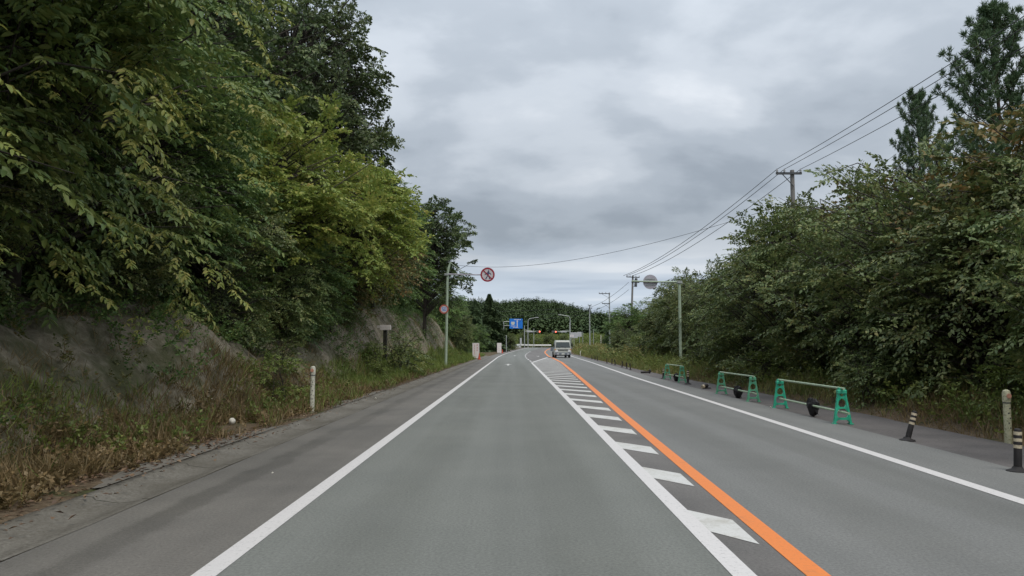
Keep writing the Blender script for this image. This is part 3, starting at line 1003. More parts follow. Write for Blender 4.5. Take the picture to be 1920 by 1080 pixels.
left = [
    ('walnut_tree', T_WAL[0], -8.7, 3.6, 0.4, 1.0, 'walnut tree with long hanging leaflets nearest the camera at the left edge'),
    ('walnut_tree', T_WAL[1], -8.5, 8.2, 1.9, 1.0, 'second walnut tree from the camera, its olive sprays hanging over the near bank'),
    ('walnut_tree', T_WAL[0], -8.7, 12.6, 3.3, 1.0, 'walnut tree above the bare bank left of the near white delineator post'),
    ('broadleaf_tree', T_BROAD[0], -8.9, 17.4, 0.2, 0.80, 'big green broadleaf tree standing behind the near delineator post'),
    ('broadleaf_tree', T_BROAD[1], -12.5, 14.0, 2.2, 1.3, 'tall dark broadleaf tree rising behind the near walnuts'),
    ('broadleaf_tree', T_BROAD[1], -12.8, 6.0, 4.0, 1.3, 'shaded broadleaf tree deep in the wood at the left edge'),
    ('broadleaf_tree', T_BROAD[0], -9.4, 21.6, 4.4, 0.74, 'dark green broadleaf tree between the near walnuts and the lime green tree'),
    ('broadleaf_tree', T_BROAD[1], -8.0, 26.6, 1.2, 0.55, 'shaded broadleaf tree under the left flank of the lime green tree'),
    ('lime_green_tree', T_LIME, -7.3, 30.5, 0.9, 1.08, 'bright yellow green tree halfway along the left bank'),
    ('lime_green_tree', T_LIME, -8.6, 24.8, 3.9, 1.08, 'smaller yellow green tree before the bright lime green one'),
    ('tall_tree', T_TALL, -10.3, 35.0, 1.3, 1.04, 'tallest dark tree, rising behind the lime green tree against the sky'),
    ('tall_tree', T_TALL, -13.0, 27.5, 3.4, 0.98, 'tall dark tree half hidden behind the lime green tree'),
    ('tall_tree', T_TALL, -12.0, 20.0, 5.1, 0.95, 'tall tree whose crown fills the top of the picture above the near walnuts'),
    ('russet_tree', T_RUS, -7.6, 36.0, 0.3, 1.0, 'small tree with browning leaves below the tallest dark tree'),
    ('russet_tree', T_RUS, -7.9, 42.0, 2.3, 1.15, 'small browning tree on the bank left of the overhead sign pole'),
    ('broadleaf_tree', T_BROAD[0], -9.6, 46.0, 2.9, 0.95, 'green broadleaf tree on the bank behind the small round speed sign'),
    ('oak_tree', T_OAK, -7.3, 62.0, 0.7, 1.05, 'oak with ragged dark crown above the overhead no walking sign'),
    ('broadleaf_tree', T_BROAD[1], -8.9, 55.0, 1.0, 0.78, 'green broadleaf tree on the bank just behind the overhead sign pole'),
    ('broadleaf_tree', T_BROAD[0], -8.3, 70.0, 5.5, 0.72, 'green broadleaf tree on the bank beyond the ragged oak'),
    ('broadleaf_tree', T_BROAD[1], -7.4, 79.0, 0.5, 0.66, 'lower green tree where the left bank starts to fall'),
    ('roadside_tree', T_ROAD[0], -6.6, 88.0, 1.5, 0.72, 'rounded grey green tree at the far end of the left bank'),
    ('roadside_tree', T_ROAD[1], -6.6, 97.0, 2.5, 0.62, 'low rounded tree past the end of the left bank'),
    ('roadside_tree', T_ROAD[2], -8.2, 6.0, 0.4, 0.62, 'low shaded sapling under the second walnut from the camera'),
    ('roadside_tree', T_ROAD[0], -8.0, 10.4, 2.4, 0.60, 'low shaded sapling between the second and third walnuts'),
    ('roadside_tree', T_ROAD[1], -8.1, 15.0, 4.4, 0.62, 'low dark sapling on the bank above the white ball'),
    ('roadside_tree', T_ROAD[2], -7.9, 19.8, 1.4, 0.60, 'low dark sapling on the bank beyond the near delineator post'),
    ('roadside_tree', T_ROAD[0], -7.8, 24.2, 3.4, 0.58, 'low dark sapling on the bank before the lime green tree'),
    ('roadside_tree', T_ROAD[1], -7.9, 28.4, 5.4, 0.55, 'low dark sapling at the foot of the lime green tree'),
    ('roadside_tree', T_ROAD[2], -8.1, 33.0, 0.9, 0.5, 'low dark sapling behind the little white notice board'),
]
for nm, ms, x, yv, rz_, s, lab in left:
    plant_tree(nm, ms, on(x, yv), rz_, s, lab, 'tree', G_LEFT)
plant_tree('pine_tree', T_PINE, on(-8.6, 51.0), 0.5, 0.92, 'dark pine whose flat branch tips poke out above the left wood', 'pine', G_LEFT)

# individual leaf sprays of the nearest walnuts, hanging out towards the road
rng = np.random.default_rng(3)
sp = bough_leaves(rng, np.array([[0, 0, 0.0]]), np.array([[1.0, 0, -0.15]]), np.array([[0, 0, 1.0]]), np.array([1.15]), 6, 11, 0.15, 0.42, 0.35, 0.35, 0.25)
SPV, SPF = leaf_arrays(*sp, detail=1)
spray_me = np_mesh('leaf_spray', SPV, SPF, M['leaf_tip'])
near_wal = [o for o in sc.objects if o.name.startswith('walnut_tree')]
for t in near_wal:
    for i in range(34):
        yv = t.location.y + random.uniform(-3.0, 3.5)
        z = t.location.z + random.uniform(-0.6, 6.5)
        hz = (z - t.location.z - 3.8) / 4.6
        xo = t.location.x + 4.1 * math.sqrt(max(0.08, 1 - hz * hz)) * math.sqrt(max(0.1, 1 - ((yv - t.location.y) / 4.6) ** 2)) + random.uniform(-0.25, 0.4)
        s = link('leaf_spray', spray_me, t)
        mw = Matrix.LocRotScale(t.location, t.rotation_euler.to_quaternion(), t.scale)
        s['kind'] = 'stuff'
        s.matrix_parent_inverse = Matrix()
        sc_ = random.uniform(0.55, 1.0)
        wm = Matrix.LocRotScale(Vector((xo - 0.5, yv, z)), Matrix.Rotation(random.uniform(-1.2, 0.5), 3, 'Z').to_quaternion() @ Matrix.Rotation(random.uniform(-0.1, 0.5), 3, 'Y').to_quaternion(), Vector((sc_,) * 3))
        s.matrix_basis = mw.inverted() @ wm

# right hand row
rr = random.Random(12)
right = [
    (9.6, 8.0, 0.72, 'grey green roadside tree at the right edge behind the cream delineator post'),
    (9.9, 11.6, 0.82, 'grey green roadside tree behind the nearest leaning rubber bollard'),
    (10.4, 15.4, 0.84, 'bushy roadside tree behind the near end of the first green barrier'),
    (10.2, 19.2, 0.95, 'bushy roadside tree behind the far end of the first green barrier'),
    (10.5, 23.0, 1.06, 'bushy roadside tree behind the second green barrier'),
    (10.4, 27.2, 1.04, 'tall roadside tree between the second and third green barriers'),
    (11.2, 31.5, 1.0, 'roadside tree behind the third green barrier'),
    (12.2, 36.0, 0.96, 'roadside tree just beyond the third green barrier'),
    (13.4, 41.0, 1.0, 'roadside tree just before the right overhead sign pole'),
    (13.6, 47.0, 1.02, 'roadside tree behind the right overhead sign pole'),
    (12.9, 54.0, 1.10, 'roadside tree whose crown hides part of the grey sign back'),
    (13.6, 60.0, 1.12, 'roadside tree next beyond the grey sign back'),
    (14.8, 65.5, 1.05, 'roadside tree second beyond the grey sign back'),
    (15.6, 73.0, 0.98, 'last and smallest roadside tree at the far end of the right row'),
]
for i, (x, yv, s, lab) in enumerate(right):
    plant_tree('roadside_tree', T_ROAD[i % 3], on(x, yv), rr.uniform(0, 6), (s * rr.uniform(0.95, 1.1), s * rr.uniform(0.95, 1.1), s), lab, 'tree', G_RIGHT)
back = [(13.6, 6.5, 1.0), (14.2, 12.0, 1.02), (14.6, 17.5, 1.05), (14.4, 22.5, 1.08), (14.2, 28.0, 1.12), (14.8, 33.5, 1.0), (15.8, 39.0, 0.95), (17.2, 47.0, 1.0), (18.5, 55.0, 0.9)]
back_where = ('behind the cream delineator post', 'behind the leaning rubber bollard', 'behind the near half of the nearest green barrier', 'behind the far end of the nearest green barrier',
              'behind the middle green barrier', 'below the tall crossarm pole', 'just beyond the tall crossarm pole', 'behind the grey sign back', 'beyond the grey sign back')
for i, (x, yv, s) in enumerate(back):
    plant_tree('roadside_tree', T_ROAD[(i + 1) % 3], on(x, yv), rr.uniform(0, 6), s, 'green second row tree on the skyline ' + back_where[i], 'tree', 'second row of trees on the right')
plant_tree('russet_tree', T_RUS, on(13.2, 25.5), 1.0, 1.35, 'tree with reddish leaf tips on the skyline below the big pine', 'tree', G_RIGHT)
plant_tree('russet_tree', T_RUS, on(12.9, 30.0), 3.0, 1.15, 'tree with browning top in front of the crossarm utility pole', 'tree', G_RIGHT)
plant_tree('russet_tree', T_RUS, on(12.2, 16.0), 5.0, 1.35, 'tree with olive brown crown at the right edge below the big pine', 'tree', G_RIGHT)
plant_tree('pine_tree', T_PINE, on(17.3, 26.0), 0.0, (1.05, 1.05, 1.32), 'tall pine with upright tufted branches at the upper right', 'pine', G_RIGHT)
plant_tree('pine_tree', T_PINE, on(17.5, 31.5), 2.0, (0.72, 0.72, 1.2), 'smaller pointed pine left of the tall pine on the right', 'pine', G_RIGHT)
# beyond the row: darker trees next to the far poles
for (x, yv, s, ms, nm, lab) in ((13.2, 86, 0.72, T_BROAD[0], 'broadleaf_tree', 'dark bushy tree below the leaning utility pole'), (16.0, 92, 0.78, T_BROAD[1], 'broadleaf_tree', 'dark tree right of the dark bushy tree below the leaning utility pole'),
                              (11.8, 78, 0.62, T_ROAD[1], 'roadside_tree', 'low pale green tree in the tall weeds on the far right verge')):
    plant_tree(nm, ms, on(x, yv), s * 9, s, lab, 'tree', 'trees beyond the right row')


# conifers at the far left bend
def make_fir(seed, h, r, n):
    rng = np.random.default_rng(seed)
    q = rng.uniform(0.0, 1, n) ** 0.85
    a = rng.uniform(0, 2 * np.pi, n)
    rad = r * (1 - q) ** 0.85 * (0.8 + 0.22 * np.sin(q * 31 + 2 * a) + 0.22 * np.sin(3 * a + 5 * q) + 0.15 * np.sin(7 * a - 11 * q)) * rng.uniform(0.35, 1.0, n) ** 0.5
    P = np.stack([np.cos(a) * rad, np.sin(a) * rad, q * h], -1)
    D = np.stack([np.cos(a), np.sin(a), rng.uniform(-0.5, 0.1, n)], -1)
    L = rng.uniform(0.5, 1.0, n) * (0.35 + 0.5 * (1 - q)) * r * 0.42
    V, F = leaf_arrays(P, D, np.tile([0, 0, 1.0], (n, 1)) + rng.normal(0, 0.35, (n, 3)), L, L * 0.5, 0, 0.2)
    tr = MB()
    Vt, Ft = wood_tubes([(np.array([[0, 0, -0.4], [0, 0, h * 0.5], [0, 0, h * 0.97]]), 0.16, 0.03)], 6)
    return np_mesh('fir_trunk', Vt, Ft, M['bark']), np_mesh('fir_crown', V, F, M['needle_far'])


T_FIR = make_fir(2, 11, 2.6, 8000)
for (x, yv, s, lab) in ((-4.6, 151, 1.06, 'tallest dark fir at the left bend before the junction'), (-3.4, 160, 0.86, 'dark fir right of the tallest fir at the left bend'), (-7.2, 146, 0.92, 'dark fir left of the tallest fir at the left bend'),
                         (-2.6, 168, 0.70, 'shortest dark fir, nearest the blue direction sign'), (-9.8, 140, 0.86, 'dark fir at the left end of the fir group by the bend')):
    plant_tree('fir_tree', T_FIR, on(x, yv), yv, (s * 1.15, s * 1.15, s), lab, 'fir', 'firs at the left bend')
for (x, yv, s, lab) in ((-6.6, 128, 0.60, 'dark round tree at the feet of the firs by the left bend'), (-10.5, 150, 0.62, 'broad dark tree behind the firs at the left bend')):
    plant_tree('broadleaf_tree', T_BROAD[0] if s < 0.61 else T_TALL, on(x, yv), yv, s, lab, 'tree', 'trees at the left bend')
for (x, yv, s, lab) in ((-0.5, 176, 0.55, 'rounded green tree beside the blue direction sign'), (4.2, 222, 0.7, 'round green tree behind the far guardrail on the left'), (11.5, 232, 0.72, 'olive green tree between the two traffic signals'),
                         (16.5, 236, 0.6, 'olive green tree behind the right traffic signal'), (7.5, 226, 0.5, 'low green tree behind the middle of the far guardrail'), (25.5, 205, 0.5, 'green bush tree beside the white sign boards'),
                         (30.0, 215, 0.6, 'green tree right of the white sign boards')):
    plant_tree('roadside_tree', T_ROAD[int(yv) % 3], on(x, yv), yv, s * 1.1, lab, 'tree', 'trees round the junction')
for (x, yv, s, lab) in ((23.5, 178, 0.95, 'pointed conifer left of the far crossarm pole'), (26, 186, 0.9, 'pointed conifer right of the far crossarm pole')):
    plant_tree('fir_tree', T_FIR, on(x, yv), yv, s * 0.8, lab, 'fir', 'conifers behind the far poles')

# the wooded hill
rng = np.random.default_rng(8)
n = 8200
hx = rng.uniform(-260, 125, n)
hy = rng.uniform(310, 900, n)
keep = ground_z(hx, hy) > 2.0 + rng.uniform(0, 2.5, n)
hx, hy = hx[keep], hy[keep]
hx = np.concatenate([hx, rng.uniform(-200, 100, 350)])
hy = np.concatenate([hy, np.full(350, 880.0)])
hzv = ground_z(hx, hy)
TPp, TDd, TLl, TWw, TNn = [], [], [], [], []
for x, yv, z in zip(hx, hy, hzv):
    h = rng.uniform(6.5, 12.5) + 3.0 * max(0, vnoise(x, yv, 30, 4))
    k = 26
    q = rng.uniform(0.15, 1, k) ** 0.9
    a = rng.uniform(0, 6.283, k)
    r_ = (2.4 + 0.8 * (x % 1)) * (1 - q) ** 0.7
    TNn.append(np.stack([np.cos(a) * 0.8, np.sin(a) * 0.8, np.full(k, 0.9)], -1) + rng.normal(0, 0.15, (k, 3)))
    TPp.append(np.stack([x + np.cos(a) * r_ * 0.3, yv + np.sin(a) * r_ * 0.3, z + h * q], -1))
    TDd.append(np.stack([np.cos(a), np.sin(a), rng.uniform(-0.6, 0.3, k)], -1))
    L = 0.6 + r_ * rng.uniform(0.7, 1.1, k)
    TLl.append(L)
    TWw.append(L * 0.8)
P = np.concatenate(TPp)
V, F = leaf_arrays(P, np.concatenate(TDd), np.concatenate(TNn), np.concatenate(TLl), np.concatenate(TWw), 0, 0.2)
o = link('hill_forest', np_mesh('hill_forest', V, F, M['forest']))
tag(o, 'dark conifer wood covering the hill beyond the junction', 'forest', kind='stuff')


# ------------------------------------------------------------------ undergrowth
def blades(name, pts, h, w, mat, label, cat, lean=0.35, seed=0, dz=-0.02):
    rng = np.random.default_rng(seed)
    n = len(pts)
    z = ground_z(pts[:, 0], pts[:, 1]) + dz
    P = np.stack([pts[:, 0], pts[:, 1], z], -1)
    D = np.stack([rng.normal(0, lean, n), rng.normal(0, lean, n), np.ones(n)], -1)
    V, F = leaf_arrays(P, D, rng.normal(0, 1, (n, 3)), h, w, 0, 0.22)
    o = link(name, np_mesh(name, V, F, mat))
    return tag(o, label, cat, kind='stuff')


def keep_open(p):
    return p[(((p[:, 0] + 4.75) / 0.42) ** 2 + ((p[:, 1] - 12.9) / 0.85) ** 2 > 1)]


def scatter(rng, n, xa, xb, y0, y1, power=1.9):
    """denser close to the camera"""
    u = rng.uniform(0, 1, n)
    yv = y0 + (y1 - y0) * u ** power
    t = rng.uniform(0, 1, n)
    a, b_ = xa(yv), xb(yv)
    return keep_open(np.stack([a + (b_ - a) * t, yv], -1))


rng = np.random.default_rng(17)
# left verge: brown and green tufts growing thinner towards the gutter
p = scatter(rng, 105000, lambda y: -6.4 + off(y), lambda y: -4.05 + off(y), 1.5, 110)
k = vnoise(p[:, 0], p[:, 1], 0.8, 3) + 0.6 * vnoise(p[:, 0], p[:, 1], 2.6, 8)
edge = np.clip((-4.05 - (p[:, 0] - off(p[:, 1]))) / 0.9, 0, 1)
p = p[(k + edge * 1.3 > 0.45 + rng.uniform(-.2, .3, len(k)))]
n = len(p)
far = np.clip(p[:, 1] / 60, 0, 1)
green = vnoise(p[:, 0], p[:, 1], 3.5, 6) + 1.3 * sstep((p[:, 1] - 18) / 30) - 0.25
gsel = green + rng.normal(0, 0.35, n) > 0.1
h = rng.uniform(0.08, 0.36, n) * (0.7 + 0.55 * np.clip(vnoise(p[:, 0], p[:, 1], 1.4, 2) + 0.3, 0, 1.3)) * (1 + 0.5 * far)
w = 0.007 + 0.022 * far + rng.uniform(0, 0.006, n)
blades('verge_grass', p[gsel], h[gsel] * 1.15, w[gsel], M['weed_green'], 'green grass and weeds on the left verge', 'grass', 0.4, 1)
blades('dry_grass', p[~gsel], h[~gsel], w[~gsel], M['dry_grass'], 'brown dry grass on the left verge', 'grass', 0.5, 2)


# broadleaf weeds, built as little boughs
def weeds(name, pts, size, mat, label, leaf=0.06, seed=0, T=4, K=5, cat='weeds', up=0.9):
    rng = np.random.default_rng(seed)
    n = len(pts)
    P = np.stack([pts[:, 0], pts[:, 1], ground_z(pts[:, 0], pts[:, 1]) - 0.02], -1)
    a = rng.uniform(0, 6.283, n)
    AX = np.stack([np.cos(a) * 0.5, np.sin(a) * 0.5, np.full(n, up)], -1)
    UP = np.stack([-np.cos(a), -np.sin(a), np.full(n, 0.6)], -1) + rng.normal(0, 0.2, (n, 3))
    arr = bough_leaves(rng, P, AX, UP, size, T, K, leaf, 0.5, 0.12, 0.1, 0.6)
    V, F = leaf_arrays(*arr, detail=0)
    o = link(name, np_mesh(name, V, F, mat))
    return tag(o, label, cat, kind='stuff')


p = scatter(rng, 1500, lambda y: -6.3 + off(y), lambda y: -4.5 + off(y), 3, 90, 1.4)
p = p[vnoise(p[:, 0], p[:, 1], 2.0, 12) > -0.05]
weeds('verge_weeds', p, rng.uniform(0.15, 0.5, len(p)), M['weed_green'], 'leafy green weeds at the foot of the left bank', 0.07, 3)
p = scatter(rng, 5200, lambda y: -6.0 + off(y), lambda y: -4.25 + off(y), 2.5, 60, 1.8)
p = p[vnoise(p[:, 0], p[:, 1], 1.3, 41) > -0.25]
weeds('brown_weeds', p, rng.uniform(0.06, 0.24, len(p)), M['dry_grass'], 'withered brown weeds between the gutter and the left bank', 0.055, 13, 4, 5)
# creepers and saplings on the bank face and its crest
p = scatter(rng, 5200, lambda y: -9.6 + off(y), lambda y: -5.9 + off(y), 2, 100, 1.3)
sel = (vnoise(p[:, 0], p[:, 1], 1.7, 21) + 0.35 * (-(p[:, 0]) - 7.3) > 0.02)
p = p[sel]
weeds('bank_creepers', p, rng.uniform(0.25, 0.75, len(p)), M['leaf_green'], 'dark creepers and saplings growing on the left bank', 0.08, 4, 5, 6, up=0.5)
p = scatter(rng, 22000, lambda y: -8.3 + off(y), lambda y: -5.4 + off(y), 2, 100, 1.6)
p = p[vnoise(p[:, 0], p[:, 1], 1.2, 31) > 0.1]
blades('bank_grass', p, rng.uniform(0.12, 0.4, len(p)), 0.006 + 0.0004 * p[:, 1], M['dry_grass'], 'thin dry grass tufts clinging to the left bank', 'grass', 0.7, 5)

p = scatter(rng, 800, lambda y: -8.2 + off(y), lambda y: -5.5 + off(y), 2.5, 30, 1.2)
p = p[vnoise(p[:, 0], p[:, 1], 1.0, 51) > 0.05]
weeds('bank_weeds', p, rng.uniform(0.15, 0.45, len(p)), M['weed'], 'olive weeds rooted on the near part of the left bank', 0.06, 14, 5, 6, up=0.7)
# fallen leaves
p = scatter(rng, 30000, lambda y: -5.9 + off(y), lambda y: -3.45 + off(y), 2.5, 45, 1.7)
xl = p[:, 0] - off(p[:, 1])
dens = np.exp(-((xl + 4.55) / 0.55) ** 2) + 0.5 * (xl < -4.6)
p = p[rng.uniform(0, 1, len(p)) < dens * (0.55 + 0.7 * vnoise(p[:, 0], p[:, 1], 1.5, 14)) + 0.01]
n = len(p)
zz = np.maximum(ground_z(p[:, 0], p[:, 1]), np.where(p[:, 0] - off(p[:, 1]) > -4.0, 0.04, -1)) + 0.015 + rng.uniform(0, 0.03, n)
a = rng.uniform(0, 6.283, n)
V, F = leaf_arrays(np.stack([p[:, 0], p[:, 1], zz], -1), np.stack([np.cos(a), np.sin(a), rng.normal(0.1, 0.18, n)], -1), np.tile([0, 0, 1.0], (n, 1)) + rng.normal(0, 0.2, (n, 3)), rng.uniform(0.03, 0.085, n), rng.uniform(0.022, 0.05, n), 0, 0.15)
o = link('fallen_leaves', np_mesh('fallen_leaves', V, F, M['litter']))
tag(o, 'brown fallen leaves along the left gutter', 'leaves', kind='stuff')

# right verge: tall weeds
RV = lambda y: right_x(y) + 2.45 - 0.9 * sstep((np.asarray(y) - 15) / 40)
p = scatter(rng, 80000, lambda y: RV(y) + 0.0, lambda y: RV(y) + 3.4, 5, 190, 2.0)
inn = np.clip((p[:, 0] - RV(p[:, 1])) / 0.9, 0, 1)
p = p[rng.uniform(0, 1, len(p)) < 0.25 + 0.75 * inn]
n = len(p)
far = np.clip(p[:, 1] / 70, 0, 1)
inn = np.clip((p[:, 0] - RV(p[:, 1])) / 1.2, 0, 1)
h = rng.uniform(0.2, 0.62, n) * (0.45 + 0.65 * inn) * (0.85 + 0.5 * vnoise(p[:, 0], p[:, 1], 1.8, 2)) * (1 + 0.35 * far)
w = 0.008 + 0.028 * far + rng.uniform(0, 0.006, n)
g = vnoise(p[:, 0], p[:, 1], 2.8, 16) + rng.normal(0, 0.3, n) + 0.5 * sstep((p[:, 1] - 20) / 25)
blades('verge_grass', p[g > 0.05], h[g > 0.05], w[g > 0.05], M['weed'], 'tall olive weeds along the right verge', 'grass', 0.35, 6)
blades('dry_grass', p[g <= 0.05], h[g <= 0.05] * 0.85, w[g <= 0.05], M['dry_grass'], 'brown seeding grass along the right verge', 'grass', 0.45, 7)
p = scatter(rng, 1900, lambda y: RV(y) + 0.35, lambda y: RV(y) + 3.2, 6, 130, 1.5)
weeds('verge_weeds', p, rng.uniform(0.25, 0.85, len(p)) * (1 + p[:, 1] / 160), M['weed_green'], 'leafy weeds growing under the right roadside trees', 0.08, 8, 5, 6)
p = scatter(rng, 1300, lambda y: RV(y) + 1.0, lambda y: RV(y) + 9, 55, 230, 1.1)
weeds('far_weeds', p, rng.uniform(0.6, 1.5, len(p)), M['weed'], 'tall pale weeds on the far right verge before the junction', 0.26, 9, 6, 5)
p = np.stack([rng.uniform(-50, 75, 4200), rng.uniform(222, 340, 4200)], -1)
weeds('far_bushes', p, rng.uniform(0.8, 2.4, len(p)), M['weed_green'], 'green scrub covering the slope behind the junction', 0.5, 10, 6, 5)

# shrubs one can tell apart
for (x, yv, s, k, lab) in ((-5.2, 35.5, 1.5, 1, 'dark leafy bush right of the little white notice board'), (-5.9, 31.5, 0.85, 0, 'low green bush at the foot of the little white notice board'), (-4.8, 27.5, 0.6, 0, 'low bright green clump at the gutter edge'),
                            (-5.6, 17.6, 0.75, 0, 'bright green clump beside the near white delineator post'), (-6.4, 21.0, 0.8, 1, 'dull green bush on the bank beyond the near delineator post')):
    plant_tree('bush', T_SHRUB[k], on(x, yv), yv, s, lab, 'bush', 'bushes on the left verge')
for (x, yv, s, k, lab) in ((8.3, 17.3, 0.9, 1, 'grey green bush behind the first green barrier'), (8.9, 13.2, 0.75, 0, 'green bush between the first green barrier and the cream post'), (9.0, 26.0, 0.9, 0, 'yellow green bush before the third green barrier'),
                            (9.4, 38.0, 1.1, 1, 'grey green bush beyond the third green barrier'), (11.2, 55.0, 1.5, 0, 'pale green bush on the verge past the right sign pole'), (11.5, 64.0, 1.7, 0, 'large pale green bush near the far bollards'),
                            (11.6, 74.0, 1.6, 1, 'bushy green shrub nearest the truck on the right verge'), (8.7, 9.4, 0.7, 1, 'dull green bush right of the cream delineator post')):
    plant_tree('bush', T_SHRUB[k], on(x, yv), yv * 2, s, lab, 'bush', 'bushes on the right verge')


# ------------------------------------------------------------------ street furniture
def arm_disc(mb, c, r, th=0.02, n=32, y=None):
    pts = [(c[0] + r * math.cos(2 * math.pi * k / n), c[2] + r * math.sin(2 * math.pi * k / n)) for k in range(n)]
    return mb.prism(pts, c[1] - th / 2, c[1] + th / 2)


def ring_mb(c, r0, r1, y0, y1, n=36):
    mb = MB()
    vs_, fs_ = [], []
    for k in range(n):
        a = 2 * math.pi * k / n
        for r in (r0, r1):
            for yy in (y0, y1):
                vs_.append((c[0] + r * math.cos(a), yy, c[1] + r * math.sin(a)))
    for k in range(n):
        q = (k + 1) % n
        A, B_ = k * 4, q * 4
        fs_ += [(A, B_, B_ + 2, A + 2), (A + 1, A + 3, B_ + 3, B_ + 1), (A, A + 1, B_ + 1, B_), (A + 2, B_ + 2, B_ + 3, A + 3)]
    return mb.add(vs_, fs_)


# overhead sign pole, left
PX, PY = -4.42, 50.0
gp = gz(PX, PY)
root = empty('overhead_sign_pole', (PX, PY, gp), 0, 'pale green pole with arm holding the overhead no walking sign and a small speed sign', 'sign pole')
zt = 7.05 - gp
MB().tube([(0, 0, -0.3), (0.05, 0, zt * 0.5), (0.08, 0, zt - 0.75), (0.16, 0, zt - 0.35), (0.26, 0, zt)], [0.095, 0.09, 0.085, 0.08, 0.05], 12).build('pole', M['green_pole'], root, True)
za = 6.22 - gp
MB().tube([(0.08, -0.02, za + 0.04), (1.3, -0.02, za + 0.01), (2.35, -0.02, za)], [0.05, 0.045, 0.04], 8).build('arm', M['sign_back'], root, True)
MB().tube([(0.26, -0.02, zt), (0.8, -0.02, zt - 0.42), (1.35, -0.02, za + 0.05)], 0.028, 6).build('brace', M['green_pole'], root, True)
MB().box((0.02, -0.02, za + 0.02), (0.26, 0.26, 0.14)).build('bracket', M['galv'], root)
# no walking sign
SX = 2.78
pan = MB()
arm_disc(pan, (SX, -0.06, za), 0.475, 0.03)
sign = pan.build('sign_panel', M['sign_white'], root)
ring_mb((SX, za), 0.375, 0.482, -0.083, -0.070).build('red_ring', M['sign_red'], sign)
sl = MB()
rot = Matrix.Rotation(R(45), 3, 'Y')
sl.box((SX, -0.088, za), (0.76, 0.008, 0.07), rot)
sl.build('slash', M['sign_red'], sign)
# a walking figure under the slash
fig = MB()
z0 = za
hp = [(SX + 0.06 + 0.055 * math.cos(2 * math.pi * k / 12), z0 + 0.245 + 0.055 * math.sin(2 * math.pi * k / 12)) for k in range(12)]
fig.prism(hp, -0.082, -0.076)
fig.prism([(SX - 0.02, z0 + 0.18), (SX + 0.11, z0 + 0.18), (SX + 0.08, z0 - 0.06), (SX - 0.02, z0 - 0.06)], -0.082, -0.076)
fig.prism([(SX - 0.02, z0 - 0.065), (SX + 0.05, z0 - 0.065), (SX - 0.10, z0 - 0.31), (SX - 0.17, z0 - 0.29)], -0.082, -0.0765)
fig.prism([(SX + 0.055, z0 - 0.065), (SX + 0.085, z0 - 0.065), (SX + 0.18, z0 - 0.29), (SX + 0.11, z0 - 0.31)], -0.082, -0.0765)
fig.prism([(SX - 0.025, z0 + 0.17), (SX - 0.025, z0 + 0.09), (SX - 0.17, z0 - 0.03), (SX - 0.20, z0 + 0.02)], -0.082, -0.0765)
fig.prism([(SX + 0.11, z0 + 0.16), (SX + 0.10, z0 + 0.08), (SX + 0.21, z0 + 0.0), (SX + 0.24, z0 + 0.05)], -0.082, -0.0765)
fig.build('figure_symbol', M['sign_navy'], sign)
MB().tube([(2.3, -0.02, za), (SX, -0.03, za)], 0.03, 6).build('sign_bracket', M['galv'], root)
# small speed sign lower on the same pole
zs = 1.4 + 70 / 28.0 - gp
sxx = -0.12
sm = MB()
arm_disc(sm, (sxx, -0.12, zs), 0.30, 0.02)
sign2 = sm.build('speed_sign', M['sign_white'], root)
ring_mb((sxx, zs), 0.215, 0.305, -0.138, -0.1305).build('red_ring', M['sign_red_faded'], sign2)
nm_ = MB()
def seg(x0, z0, x1, z1, w=0.03):
    p, q = Vector((x0, 0, z0)), Vector((x1, 0, z1))
    L = (q - p).length
    nm_.box(((x0 + x1) / 2 + sxx, -0.134, (z0 + z1) / 2 + zs), (L + w * 0.9 if abs(x1 - x0) > abs(z1 - z0) else w, 0.006, w if abs(x1 - x0) > abs(z1 - z0) else L - w * 0.9))
for s_ in ((-0.13, 0.10, -0.03, 0.10), (-0.13, 0.0, -0.03, 0.0), (-0.13, -0.10, -0.03, -0.10), (-0.13, 0.10, -0.13, 0.0), (-0.03, 0.0, -0.03, -0.10),
           (0.03, 0.10, 0.13, 0.10), (0.03, -0.10, 0.13, -0.10), (0.03, 0.10, 0.03, -0.10), (0.13, 0.10, 0.13, -0.10)):
    seg(*s_)
nm_.build('number', M['sign_blue'], sign2)
MB().box((0.0, -0.085, zs), (0.2, 0.05, 0.08)).build('bracket', M['galv'], root)

# overhead sign pole, right: we see the back of its sign
PX, PY = 10.35, 46.0
gp = gz(PX, PY)
root = empty('overhead_sign_pole', (PX, PY, gp), 0, 'pale green pole on the right verge whose arm carries a round sign seen from behind', 'sign pole')
za = 1.4 + 121 / 30.4 - gp
MB().tube([(0, 0, -0.3), (0, 0, za + 0.05)], [0.1, 0.085], 12).build('pole', M['green_pole'], root, True)
MB().tube([(0.12, 0, za), (-1.5, 0, za + 0.02), (-2.95, 0, za + 0.06)], [0.055, 0.05, 0.045], 8).build('arm', M['green_pole'], root, True)
MB().box((0, 0, za), (0.3, 0.26, 0.16)).build('bracket', M['galv'], root)
pan = MB()
arm_disc(pan, (-1.78, 0.09, za + 0.02), 0.45, 0.03)
o = pan.build('sign_panel', M['sign_back'], root)
MB().box((-1.78, 0.065, za + 0.2), (0.6, 0.03, 0.05)).build('rib', M['galv'], o)
MB().box((-1.78, 0.065, za - 0.18), (0.6, 0.03, 0.05)).build('rib', M['galv'], o)

